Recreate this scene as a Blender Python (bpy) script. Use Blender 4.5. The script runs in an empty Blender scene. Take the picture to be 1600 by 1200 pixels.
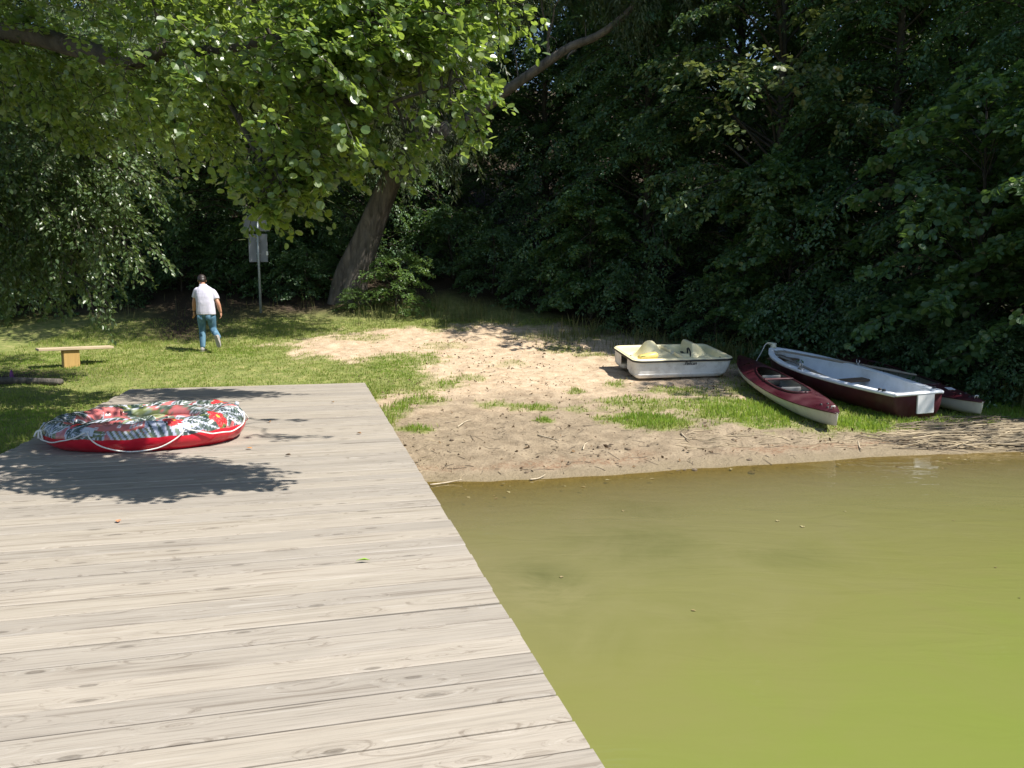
import bpy, math, random
import numpy as np
from mathutils import Vector, Matrix, Euler

random.seed(7)
RNG = np.random.default_rng(11)
C = bpy.context.scene.collection
SC = bpy.context.scene

# ------------------------------------------------------------------ camera, sky, sun, exposure
F_PX, HORIZON, CAM_Z = 1202.0, 465.0, 1.5
PITCH = math.atan((600 - HORIZON) / F_PX)
cam_d = bpy.data.cameras.new("camera")
cam_d.sensor_width = 36.0
cam_d.lens = 36.0 * F_PX / 1600.0
cam_d.clip_start, cam_d.clip_end = 0.05, 1000.0
cam = bpy.data.objects.new("camera", cam_d)
C.objects.link(cam)
cam.location = (0, 0, CAM_Z)
cam.rotation_euler = (math.pi / 2 - PITCH, 0, 0)
SC.camera = cam

SUN_EL = math.radians(55.0)
SUN_H = Vector((0.93, -0.37, 0)).normalized()
SUN_DIR = Vector((SUN_H.x * math.cos(SUN_EL), SUN_H.y * math.cos(SUN_EL), math.sin(SUN_EL)))
w = bpy.data.worlds.new("World")
SC.world = w
w.use_nodes = True
nt = w.node_tree
nt.nodes.clear()
sky = nt.nodes.new("ShaderNodeTexSky")
sky.sky_type = 'NISHITA'
sky.sun_disc = False
sky.sun_elevation = SUN_EL
sky.sun_rotation = math.atan2(SUN_H.x, SUN_H.y)
sky.air_density, sky.dust_density, sky.ozone_density = 1.0, 0.6, 1.5
bg = nt.nodes.new("ShaderNodeBackground")
bg.inputs[1].default_value = 0.095
wo = nt.nodes.new("ShaderNodeOutputWorld")
nt.links.new(sky.outputs[0], bg.inputs[0])
nt.links.new(bg.outputs[0], wo.inputs[0])

sun_d = bpy.data.lights.new("sun", 'SUN')
sun_d.energy = 5.0
sun_d.angle = math.radians(0.53)
sun_d.color = (1.0, 0.955, 0.88)
sun = bpy.data.objects.new("sun", sun_d)
C.objects.link(sun)
sun.rotation_euler = (-SUN_DIR).to_track_quat('-Z', 'Y').to_euler()
sun.location = (20, -8, 30)

SC.view_settings.view_transform = 'Standard'
SC.view_settings.look = 'None'
SC.view_settings.exposure = 0.78
SC.view_settings.gamma = 1.0
SC.cycles.max_bounces = 6
SC.cycles.diffuse_bounces = 3
SC.cycles.glossy_bounces = 3
SC.cycles.transmission_bounces = 4
SC.cycles.transparent_max_bounces = 8
SC.cycles.caustics_reflective = False
SC.cycles.caustics_refractive = False

# ------------------------------------------------------------------ pixel <-> world
CP, SP = math.cos(PITCH), math.sin(PITCH)

def ray(px, py):
    u, v = (px - 800) / F_PX, (600 - py) / F_PX
    return np.array([u, CP + v * SP, -SP + v * CP])

def at_z(px, py, z):
    d = ray(px, py)
    t = (z - CAM_Z) / d[2]
    return np.array([d[0] * t, d[1] * t, z])

def at_y(px, py, y):
    d = ray(px, py)
    t = y / d[1]
    return np.array([d[0] * t, y, CAM_Z + d[2] * t])

def proj(x, y, z):
    dz = z - CAM_Z
    f = y * CP - dz * SP
    f = np.maximum(f, 0.3)
    up = y * SP + dz * CP
    return 800 + F_PX * x / f, 600 - F_PX * up / f

# ------------------------------------------------------------------ noise
def _hash(ix, iy, seed):
    h = (ix.astype(np.int64) * 374761393 + iy.astype(np.int64) * 668265263 + seed * 974711) & 0x7fffffff
    h = ((h ^ (h >> 13)) * 1274126177) & 0x7fffffff
    return ((h ^ (h >> 16)) & 0xffff) / 65535.0

def vnoise(x, y, seed=0):
    x = np.asarray(x, float); y = np.asarray(y, float)
    ix, iy = np.floor(x), np.floor(y)
    fx, fy = x - ix, y - iy
    fx, fy = fx * fx * (3 - 2 * fx), fy * fy * (3 - 2 * fy)
    a, b = _hash(ix, iy, seed), _hash(ix + 1, iy, seed)
    c, d = _hash(ix, iy + 1, seed), _hash(ix + 1, iy + 1, seed)
    return (a + (b - a) * fx) * (1 - fy) + (c + (d - c) * fx) * fy

def fbm(x, y, seed=0, octaves=4):
    s, a, f, tot = 0, 1.0, 1.0, 0
    for i in range(octaves):
        s = s + a * vnoise(x * f, y * f, seed + i * 17)
        tot += a
        a *= 0.5; f *= 2.03
    return s / tot

def sstep(a, b, x):
    t = np.clip((np.asarray(x, float) - a) / (b - a), 0, 1)
    return t * t * (3 - 2 * t)

# ------------------------------------------------------------------ mesh helpers
def link_mesh(name, verts, faces, mat, parent=None, smooth=True, uniform=None):
    """faces: list of lists, or an (n,k) int array."""
    me = bpy.data.meshes.new(name)
    if isinstance(faces, np.ndarray):
        verts = np.asarray(verts, np.float32)
        n, k = faces.shape
        me.vertices.add(len(verts)); me.vertices.foreach_set('co', verts.ravel())
        me.loops.add(n * k); me.loops.foreach_set('vertex_index', faces.astype(np.int32).ravel())
        me.polygons.add(n)
        me.polygons.foreach_set('loop_start', np.arange(0, n * k, k, dtype=np.int32))
        me.update(calc_edges=True)
    else:
        me.from_pydata([tuple(v) for v in verts], [], faces)
        me.update()
    me.polygons.foreach_set('use_smooth', np.full(len(me.polygons), smooth))
    if mat is not None:
        for m in (mat if isinstance(mat, (list, tuple)) else [mat]):
            me.materials.append(m)
    o = bpy.data.objects.new(name, me)
    C.objects.link(o)
    if parent is not None:
        o.parent = parent
    return o

def tag(o, label=None, cat=None, group=None, kind=None):
    if label: o["label"] = label
    if cat: o["category"] = cat
    if group: o["group"] = group
    if kind: o["kind"] = kind
    return o

def empty(name, label, cat, loc=(0, 0, 0), rot=(0, 0, 0), group=None):
    o = bpy.data.objects.new(name, None)
    o.empty_display_size = 0.2
    C.objects.link(o)
    o.location = loc
    o.rotation_euler = rot
    return tag(o, label, cat, group)

def copy_tree(root):
    c = root.copy(); C.objects.link(c)
    for ch in root.children:
        d = ch.copy(); C.objects.link(d); d.parent = c
        for g in ch.children:
            e = g.copy(); C.objects.link(e); e.parent = d
    return c

class MB:
    """collects pieces of one part into one mesh"""
    def __init__(self):
        self.v, self.f = [], []
    def add(self, verts, faces):
        b = len(self.v)
        self.v += [tuple(v) for v in verts]
        self.f += [[i + b for i in f] for f in faces]
    def box(self, c, s, rot=None, bevel=0.0):
        hx, hy, hz = s[0] / 2, s[1] / 2, s[2] / 2
        b = min(bevel, hx * .9, hy * .9, hz * .9)
        vs, fs = [], []
        if b <= 0:
            vs = [Vector((x, y, z)) for z in (-hz, hz) for y in (-hy, hy) for x in (-hx, hx)]
            fs = [[0, 2, 3, 1], [4, 5, 7, 6], [0, 1, 5, 4], [2, 6, 7, 3], [0, 4, 6, 2], [1, 3, 7, 5]]
        else:
            rings = [(-hz, b), (-hz + b, 0), (hz - b, 0), (hz, b)]
            for z, i in rings:
                x, y = hx - i, hy - i
                k = b if i == 0 else b * .5
                vs += [Vector(p) for p in ((-x + k, -y, z), (x - k, -y, z), (x, -y + k, z), (x, y - k, z), (x - k, y, z), (-x + k, y, z), (-x, y - k, z), (-x, -y + k, z))]
            for r in range(3):
                for j in range(8):
                    fs.append([r * 8 + j, r * 8 + (j + 1) % 8, r * 8 + 8 + (j + 1) % 8, r * 8 + 8 + j])
            fs.append(list(range(7, -1, -1))); fs.append(list(range(24, 32)))
        R = rot if rot is not None else Matrix.Identity(3)
        self.add([R @ v + Vector(c) for v in vs], fs)
        return self
    def tube(self, pts, radii, seg=8, cap=True, squash=1.0):
        v, f = tube_geo(pts, radii, seg, cap)
        self.add(v, f)
        return self
    def build(self, name, mat, parent=None, smooth=False):
        return link_mesh(name, self.v, self.f, mat, parent, smooth)

def tube_geo(pts, radii, seg=8, cap=True):
    pts = [Vector(p) for p in pts]
    n = len(pts)
    if not hasattr(radii, '__len__'):
        radii = [radii] * n
    vs, fs = [], []
    up = Vector((0, 0, 1))
    t0 = (pts[1] - pts[0]).normalized()
    if abs(t0.dot(up)) > .95: up = Vector((1, 0, 0))
    nrm = (up - t0 * up.dot(t0)).normalized()
    for i in range(n):
        t = (pts[min(i + 1, n - 1)] - pts[max(i - 1, 0)]).normalized()
        nrm = (nrm - t * nrm.dot(t)).normalized()
        bn = t.cross(nrm)
        for j in range(seg):
            a = 2 * math.pi * j / seg
            vs.append(pts[i] + (nrm * math.cos(a) + bn * math.sin(a)) * radii[i])
    for i in range(n - 1):
        for j in range(seg):
            fs.append([i * seg + j, i * seg + (j + 1) % seg, (i + 1) * seg + (j + 1) % seg, (i + 1) * seg + j])
    if cap:
        fs.append(list(range(seg - 1, -1, -1)))
        fs.append([(n - 1) * seg + j for j in range(seg)])
    return vs, fs

def bez(pts, n=24):
    """Catmull-Rom through pts"""
    P = [Vector(p) for p in pts]
    P = [P[0] * 2 - P[1]] + P + [P[-1] * 2 - P[-2]]
    out = []
    m = len(P) - 3
    for k in range(n + 1):
        s = k / n * m
        i = min(int(s), m - 1); t = s - i
        a, b, c, d = P[i:i + 4]
        out.append(0.5 * ((2 * b) + (c - a) * t + (2 * a - 5 * b + 4 * c - d) * t * t + (3 * b - a - 3 * c + d) * t ** 3))
    return out

def grid_faces(nu, nv, wrap_u=False, wrap_v=False):
    fs = []
    for i in range(nu if wrap_u else nu - 1):
        for j in range(nv if wrap_v else nv - 1):
            i2, j2 = (i + 1) % nu, (j + 1) % nv
            fs.append([i * nv + j, i2 * nv + j, i2 * nv + j2, i * nv + j2])
    return fs

# ------------------------------------------------------------------ materials
def newmat(name):
    m = bpy.data.materials.new(name)
    m.use_nodes = True
    t = m.node_tree
    t.nodes.clear()
    out = t.nodes.new("ShaderNodeOutputMaterial")
    return m, t, out

def N(t, typ, **kw):
    n = t.nodes.new(typ)
    for k, v in kw.items():
        if k == 'inp':
            for a, b in v.items():
                n.inputs[a].default_value = b
        else:
            setattr(n, k, v)
    return n

def ramp(t, stops, fac=None, interp='LINEAR'):
    r = t.nodes.new("ShaderNodeValToRGB")
    r.color_ramp.interpolation = interp
    while len(r.color_ramp.elements) < len(stops):
        r.color_ramp.elements.new(0.5)
    for e, (p, c) in zip(r.color_ramp.elements, stops):
        e.position = p
        e.color = (c[0], c[1], c[2], 1) if hasattr(c, '__len__') else (c, c, c, 1)
    if fac is not None: t.links.new(fac, r.inputs[0])
    return r

def mixc(t, fac, a, b, blend='MIX'):
    m = t.nodes.new("ShaderNodeMix")
    m.data_type = 'RGBA'; m.blend_type = blend
    def put(s, v):
        if hasattr(v, 'is_linked') or hasattr(v, 'links'): t.links.new(v, s)
        elif hasattr(v, '__len__'): s.default_value = (v[0], v[1], v[2], 1)
        else: s.default_value = v
    put(m.inputs[0], fac); put(m.inputs[6], a); put(m.inputs[7], b)
    return m.outputs[2]

def math_n(t, op, a, b=None, clamp=False):
    m = t.nodes.new("ShaderNodeMath"); m.operation = op; m.use_clamp = clamp
    for i, v in enumerate((a, b)):
        if v is None: continue
        if hasattr(v, 'links'): t.links.new(v, m.inputs[i])
        else: m.inputs[i].default_value = v
    return m.outputs[0]

def plain(name, col, rough=0.6, var=0.12, scale=6.0, bump=0.0, spec=0.5, dirt=None, dirt_scale=3.0, dirt_amt=0.5, metallic=0.0, coat=0.0):
    """painted / plastic surface with mottling, wear noise and bump"""
    m, t, out = newmat(name)
    tc = N(t, "ShaderNodeTexCoord")
    n1 = N(t, "ShaderNodeTexNoise", inp={'Scale': scale, 'Detail': 6.0, 'Roughness': .65})
    t.links.new(tc.outputs['Object'], n1.inputs['Vector'])
    lo = [max(0, c * (1 - var)) for c in col]; hi = [min(1, c * (1 + var)) for c in col]
    cr = ramp(t, [(0.3, lo), (0.7, hi)], n1.outputs[0]).outputs[0]
    if dirt:
        n2 = N(t, "ShaderNodeTexNoise", inp={'Scale': dirt_scale, 'Detail': 8.0, 'Roughness': .7})
        t.links.new(tc.outputs['Object'], n2.inputs['Vector'])
        f = ramp(t, [(.48, 0.0), (.72, dirt_amt)], n2.outputs[0]).outputs[0]
        cr = mixc(t, f, cr, dirt)
    p = N(t, "ShaderNodeBsdfPrincipled", inp={'Roughness': rough, 'Metallic': metallic})
    p.inputs['Specular IOR Level'].default_value = spec
    p.inputs['Coat Weight'].default_value = coat
    rr = ramp(t, [(.3, max(0, rough - .12)), (.7, min(1, rough + .12))], n1.outputs[0])
    t.links.new(rr.outputs[0], p.inputs['Roughness'])
    t.links.new(cr, p.inputs['Base Color'])
    if bump:
        b = N(t, "ShaderNodeBump", inp={'Strength': bump, 'Distance': .01})
        t.links.new(n1.outputs[0], b.inputs['Height'])
        t.links.new(b.outputs[0], p.inputs['Normal'])
    t.links.new(p.outputs[0], out.inputs[0])
    return m

def leaf_mat(name, cols, trans_col, trans=0.35, rough=0.38, spec=0.45):
    m, t, out = newmat(name)
    g = N(t, "ShaderNodeNewGeometry")
    r = ramp(t, [(i / (len(cols) - 1), c) for i, c in enumerate(cols)], g.outputs['Random Per Island'])
    p = N(t, "ShaderNodeBsdfPrincipled", inp={'Roughness': rough})
    p.inputs['Specular IOR Level'].default_value = spec
    t.links.new(r.outputs[0], p.inputs['Base Color'])
    tr = N(t, "ShaderNodeBsdfTranslucent")
    tr.inputs[0].default_value = (*trans_col, 1)
    mx = N(t, "ShaderNodeMixShader", inp={0: trans})
    t.links.new(p.outputs[0], mx.inputs[1]); t.links.new(tr.outputs[0], mx.inputs[2])
    t.links.new(mx.outputs[0], out.inputs[0])
    return m

def bark_mat(name, c0, c1, scale=1.0):
    m, t, out = newmat(name)
    tc = N(t, "ShaderNodeTexCoord")
    mp = N(t, "ShaderNodeMapping"); mp.inputs['Scale'].default_value = (9 * scale, 9 * scale, 1.6 * scale)
    t.links.new(tc.outputs['Object'], mp.inputs[0])
    n = N(t, "ShaderNodeTexNoise", inp={'Scale': 1.0, 'Detail': 8.0, 'Roughness': .7, 'Distortion': .6})
    t.links.new(mp.outputs[0], n.inputs['Vector'])
    n2 = N(t, "ShaderNodeTexNoise", inp={'Scale': 1.1 * scale, 'Detail': 4.0})
    t.links.new(tc.outputs['Object'], n2.inputs['Vector'])
    c = ramp(t, [(.35, c0), (.68, c1)], n.outputs[0]).outputs[0]
    moss = ramp(t, [(.5, 0.0), (.7, .45)], n2.outputs[0]).outputs[0]
    c = mixc(t, moss, c, (.05, .06, .03))
    p = N(t, "ShaderNodeBsdfPrincipled", inp={'Roughness': .9})
    t.links.new(c, p.inputs['Base Color'])
    b = N(t, "ShaderNodeBump", inp={'Strength': .9, 'Distance': .05})
    t.links.new(n.outputs[0], b.inputs['Height']); t.links.new(b.outputs[0], p.inputs['Normal'])
    t.links.new(p.outputs[0], out.inputs[0])
    return m

def wood_mat(name, base, dark, light, axis=0, grain=14.0, knots=True, island=True, rough=.8, mott=1.0, flat_knots=False):
    m, t, out = newmat(name)
    tc = N(t, "ShaderNodeTexCoord")
    g = N(t, "ShaderNodeNewGeometry")
    off = N(t, "ShaderNodeVectorMath", operation='SCALE')
    cmb = N(t, "ShaderNodeCombineXYZ")
    if island:
        for i in range(3): t.links.new(g.outputs['Random Per Island'], cmb.inputs[i])
    t.links.new(cmb.outputs[0], off.inputs[0]); off.inputs['Scale'].default_value = 93.0
    add = N(t, "ShaderNodeVectorMath", operation='ADD')
    t.links.new(tc.outputs['Object'], add.inputs[0]); t.links.new(off.outputs[0], add.inputs[1])
    def mapped(sl, sc):
        mp = N(t, "ShaderNodeMapping")
        s = [sc] * 3; s[axis] = sl
        mp.inputs['Scale'].default_value = s
        t.links.new(add.outputs[0], mp.inputs[0])
        return mp.outputs[0]
    kv = N(t, "ShaderNodeTexVoronoi", inp={'Scale': 1.0, 'Randomness': 1.0})
    kvec = mapped(1.35, 4.2)
    if flat_knots:
        kvec.node.inputs['Scale'].default_value = (1.9, 6.3, 0)
        kv.voronoi_dimensions = '2D'
    t.links.new(kvec, kv.inputs['Vector'])
    kd = kv.outputs['Distance']
    near = ramp(t, [(0.0, 1.0), (.34, 0.0)], kd).outputs[0]
    # fine grain, warped round the knots
    gm = mapped(1.0, grain)
    warp = N(t, "ShaderNodeVectorMath", operation='ADD')
    wv = N(t, "ShaderNodeCombineXYZ")
    wn = math_n(t, 'MULTIPLY', near, 3.2)
    for i in range(3):
        if i != axis: t.links.new(wn, wv.inputs[i])
    t.links.new(gm, warp.inputs[0]); t.links.new(wv.outputs[0], warp.inputs[1])
    n1 = N(t, "ShaderNodeTexNoise", inp={'Scale': 1.0, 'Detail': 7.0, 'Roughness': .62, 'Distortion': .25})
    t.links.new((warp if knots else warp).outputs[0], n1.inputs['Vector'])
    n2 = N(t, "ShaderNodeTexNoise", inp={'Scale': 1.0, 'Detail': 5.0, 'Roughness': .6})
    t.links.new(mapped(.7, 3.0), n2.inputs['Vector'])
    n3 = N(t, "ShaderNodeTexNoise", inp={'Scale': 1.0, 'Detail': 8.0, 'Roughness': .7})
    t.links.new(mapped(2.6, 90.0), n3.inputs['Vector'])
    c = ramp(t, [(.34, dark), (.47, base), (.58, base), (.74, light)], n1.outputs[0]).outputs[0]
    c = mixc(t, .55 * mott, c, ramp(t, [(.3, [x * .72 for x in base]), (.7, [min(1, x * 1.22) for x in base])], n2.outputs[0]).outputs[0])
    hair = ramp(t, [(.38, .55), (.52, 1.0)], n3.outputs[0]).outputs[0]
    c = mixc(t, .42, c, hair, 'MULTIPLY')
    n4 = N(t, "ShaderNodeTexNoise", inp={'Scale': 1.0, 'Detail': 3.0, 'Roughness': .5})
    t.links.new(mapped(.9, 30.0), n4.inputs['Vector'])
    crack = ramp(t, [(.69, 0.0), (.74, .7)], n4.outputs[0]).outputs[0]
    c = mixc(t, crack, c, [x * .55 for x in dark])
    if island:
        tone = ramp(t, [(0, (.90, .90, .90)), (.35, (.97, .97, .97)), (.7, (1.03, 1.02, .99)), (1, (1.09, 1.08, 1.06))], g.outputs['Random Per Island']).outputs[0]
        c = mixc(t, 1.0, c, tone, 'MULTIPLY')
    if knots:
        big = N(t, "ShaderNodeTexWhiteNoise", noise_dimensions='3D')
        t.links.new(kv.outputs['Position'], big.inputs['Vector'])
        has = math_n(t, 'GREATER_THAN', big.outputs[0], .66)
        k1 = ramp(t, [(.0, 1.0), (.035, .7), (.06, .85), (.085, 0.1), (.12, .16), (.17, 0.0)], math_n(t, 'ADD', kd, math_n(t, 'MULTIPLY', math_n(t, 'SUBTRACT', n3.outputs[0], .5), .13))).outputs[0]
        c = mixc(t, math_n(t, 'MULTIPLY', math_n(t, 'MULTIPLY', k1, has), .72), c, [x * .5 for x in dark])
    p = N(t, "ShaderNodeBsdfPrincipled", inp={'Roughness': rough})
    p.inputs['Specular IOR Level'].default_value = .3
    t.links.new(c, p.inputs['Base Color'])
    b = N(t, "ShaderNodeBump", inp={'Strength': .35, 'Distance': .006})
    t.links.new(n1.outputs[0], b.inputs['Height']); t.links.new(b.outputs[0], p.inputs['Normal'])
    t.links.new(p.outputs[0], out.inputs[0])
    return m

# ------------------------------------------------------------------ terrain
WATER_Z = -0.42
_yl = np.array([-60, -10, 2, 5, 7.3, 7.9, 8.6, 11, 13.5, 15, 17.5, 20, 22, 24, 30, 45, 70, 120.])
_zl = np.array([-4, -2.6, -1.5, -.75, -.47, -.41, -.31, -.17, -.09, .03, .27, .58, .95, 1.45, 3.0, 9.0, 20., 28.])
_yr = np.array([-60, -10, 2, 6, 8.9, 9.55, 10.1, 12, 14.4, 15.6, 17.5, 20, 22, 24, 30, 45, 70, 120.])
_zr = np.array([-4, -2.8, -1.7, -.95, -.50, -.42, -.32, -.22, -.09, .05, .27, .58, .95, 1.35, 2.9, 9.0, 20., 28.])
_yf = np.array([-60, -10, 1, 3.2, 4.2, 5.5, 8, 13.5, 15, 17.5, 20, 22, 24, 30, 45, 70, 120.])
_zf = np.array([-4, -2.4, -.7, -.5, -.40, -.24, -.13, -.08, .03, .27, .58, .95, 1.45, 3.0, 9.0, 20., 28.])

# the jetty's frame: origin at its far right corner, axis along it, lateral to the right
J_A, J_B = at_z(570, 598, 0), at_z(943, 1200, 0)
J_DIR = (J_A - J_B); J_DIR /= np.linalg.norm(J_DIR)
J_LAT = np.array([J_DIR[1], -J_DIR[0], 0])
_l1, _l2 = at_z(215, 607, 0), at_z(0, 705, 0)
J_W = float(np.dot(J_A - (_l1 + _l2) / 2, J_LAT))

def jetty_uv(x, y):
    return ((x - J_A[0]) * J_LAT[0] + (y - J_A[1]) * J_LAT[1], (x - J_A[0]) * J_DIR[0] + (y - J_A[1]) * J_DIR[1])

def gz(x, y, detail=True):
    x = np.asarray(x, float); y = np.asarray(y, float)
    wob = (fbm(x * .45, y * .2, 5) - .5) * .5 * sstep(-6, -2, x)
    zl, zr, zf = np.interp(y + wob, _yl, _zl), np.interp(y + wob, _yr, _zr), np.interp(y, _yf, _zf)
    b = np.clip((x + 1.2) / 7.4, 0, 1)
    z = zl * (1 - b) + zr * b
    u, v = jetty_uv(x, y)
    fl = sstep(-J_W + 1.6, -J_W + .5, u) * sstep(15, 13, y) + sstep(-9, -13, x)
    fl = np.clip(fl, 0, 1)
    z = z * (1 - fl) + zf * fl
    # beach on both sides of the jetty is a little lower than its boards
    z = z + (fbm(x * .35, y * .35, 9) - .5) * .10 * sstep(8.5, 12, y)
    bank = sstep(20.5, 23.5, y) * (fbm(x * .5, y * .5, 21) - .35) * .5
    z = z + bank
    # keep the soil under the boards
    on = sstep(.25, .0, u) * sstep(-J_W - .25, -J_W, u) * sstep(.12, -.05, v)
    z = np.where(on > 0, np.minimum(z, z * (1 - on) + on * np.minimum(z, -.13)), z)
    if detail:
        land = sstep(WATER_Z - .02, WATER_Z + .1, z) * sstep(26, 20, y)
        foot = fbm(x * 4.2, y * 4.2, 31, 3) - .5
        z = z + land * (foot * .09 + (vnoise(x * 11, y * 11, 44) - .5) * .018)
    return z

def gz1(x, y):
    return float(gz(np.array([x]), np.array([y]))[0])

def ground_hit(px, py):
    d = ray(px, py)
    lo, hi = 2.0, 70.0
    ts = np.linspace(lo, hi, 1400)
    h = CAM_Z + d[2] * ts - gz(d[0] * ts, d[1] * ts, False)
    k = np.where(h < 0)[0]
    i = k[0] if len(k) else len(ts) - 1
    t = ts[i] if i == 0 else ts[i - 1] + (ts[i] - ts[i - 1]) * h[i - 1] / (h[i - 1] - h[i] + 1e-9)
    return np.array([d[0] * t, d[1] * t, CAM_Z + d[2] * t])

def poly_sdf(px, py, poly):
    """signed distance, negative inside"""
    P = np.array(poly, float)
    d = np.full(np.shape(px), 1e9); ins = np.zeros(np.shape(px), bool)
    n = len(P)
    for i in range(n):
        a, b = P[i], P[(i + 1) % n]
        ex, ey = b - a
        wx, wy = px - a[0], py - a[1]
        t = np.clip((wx * ex + wy * ey) / (ex * ex + ey * ey), 0, 1)
        d = np.minimum(d, (wx - ex * t) ** 2 + (wy - ey * t) ** 2)
        c = ((a[1] <= py) & (b[1] > py)) | ((b[1] <= py) & (a[1] > py))
        ins ^= c & (px < a[0] + (py - a[1]) / (b[1] - a[1] + 1e-12) * ex)
    return np.where(ins, -1, 1) * np.sqrt(d)

# bare sand, outlined on the ground plane in ground coordinates (x, y)
SAND_PTS = [(440, 541), (520, 522), (600, 513), (700, 511), (800, 507), (905, 513), (985, 528), (1060, 540), (1120, 560), (1175, 590),
            (1150, 610), (1230, 650), (1310, 676), (1420, 678), (1600, 668), (1900, 664), (1900, 735), (1600, 735), (1200, 760), (900, 800), (660, 830), (575, 720), (600, 668),
            (604, 640), (650, 612), (690, 600), (655, 575), (610, 560), (520, 562)]
SAND = [tuple(ground_hit(px, py)[:2]) for px, py in SAND_PTS]
PATCH_PX = [(1010, 657, 70, 13, 1), (1000, 630, 75, 12, .55), (1150, 640, 105, 20, .95), (1195, 660, 60, 10, .9), (1345, 664, 55, 13, 1), (1450, 658, 110, 12, .8),
            (1570, 640, 90, 24, .95), (850, 657, 16, 5, .9), (835, 636, 40, 7, .75), (770, 632, 22, 6, .55), (700, 600, 26, 8, .7), (660, 625, 30, 9, .6),
            (655, 671, 26, 5, .95), (622, 640, 18, 26, .75), (880, 545, 32, 6, .45), (925, 555, 25, 6, .5), (800, 568, 30, 5, .35), (735, 590, 30, 6, .5),
            (900, 612, 16, 5, .6), (1060, 612, 60, 8, .6), (960, 600, 18, 6, .5), (1370, 640, 80, 22, .95), (900, 640, 20, 5, .5), (640, 560, 50, 12, .7), (560, 528, 50, 6, .4), (690, 540, 40, 5, .3),
            (1110, 545, 60, 10, .5), (880, 525, 70, 9, .4)]
PATCH = []
for px, py, rx, ry, s in PATCH_PX:
    c = ground_hit(px, py)
    k = c[1] / F_PX
    PATCH.append((c[0], c[1], rx * k, abs(ground_hit(px, py - ry)[1] - ground_hit(px, py + ry)[1]) / 2, s))

def shore_t(x, y):
    """height over the water, the natural measure of wetness"""
    return gz(x, y, False) - WATER_Z

def grass_mask(x, y):
    d = poly_sdf(x, y, SAND)
    n = fbm(x * 1.5, y * 1.1, 61) - .5
    n2 = fbm(x * 5, y * 5, 71, 3) - .5
    g = sstep(-.35, .55, d + n * 1.7 + n2 * .7)
    p = np.zeros_like(g)
    for cx, cy, rx, ry, s in PATCH:
        q = np.hypot((x - cx) / rx, (y - cy) / ry) + n2 * 1.6 + n * .5
        p = np.maximum(p, s * sstep(1.25, .65, q))
    g = np.maximum(g, p)
    return g * sstep(.05, .15, gz(x, y, False) - WATER_Z)

def litter_mask(x, y):
    """brown forest floor, worn path on the left"""
    n = fbm(x * .8, y * .8, 81) - .5
    edge = np.interp(x, [-30, -8, -4, -2, 0, 3, 5.3, 6.7, 7.8, 14], [21.5, 21.2, 22, 23.6, 22.4, 18.8, 17.2, 15.2, 13.4, 12])
    f = sstep(-.8, 1.6, y - edge + n * 2.2)
    path = np.exp(-((x + 8.6 - (y - 20) * -.35) / 1.1) ** 2) * sstep(18.6, 19.8, y + n * 2)
    fire = np.exp(-(((x + 10.2) / 1.9) ** 2 + ((y - 14.6) / 1.0) ** 2)) * 1.1
    return np.clip(np.maximum(np.maximum(f, path), fire + n * .5 * (fire > .1)), 0, 1)

def axis_pts(lo, f0, f1, hi, fine, grow=1.18):
    a = list(np.arange(f0, f1, fine))
    s, x = fine, f1
    while x < hi:
        a.append(x); s *= grow; x += s
    a.append(hi)
    s, x, b = fine * grow, f0 - fine, []
    while x > lo:
        b.append(x); s *= grow; x -= s
    b.append(lo)
    return np.array(b[::-1] + a)

GX = axis_pts(-140, -10.5, 8.2, 140, .07)
GY = axis_pts(-70, 6.8, 20.5, 150, .07)
gx, gy = np.meshgrid(GX, GY, indexing='ij')
gzv = gz(gx, gy)
gverts = np.stack([gx, gy, gzv], -1).reshape(-1, 3)
ii = np.arange(len(GX) * len(GY)).reshape(len(GX), len(GY))
gfaces = np.stack([ii[:-1, :-1], ii[1:, :-1], ii[1:, 1:], ii[:-1, 1:]], -1).reshape(-1, 4)

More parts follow.
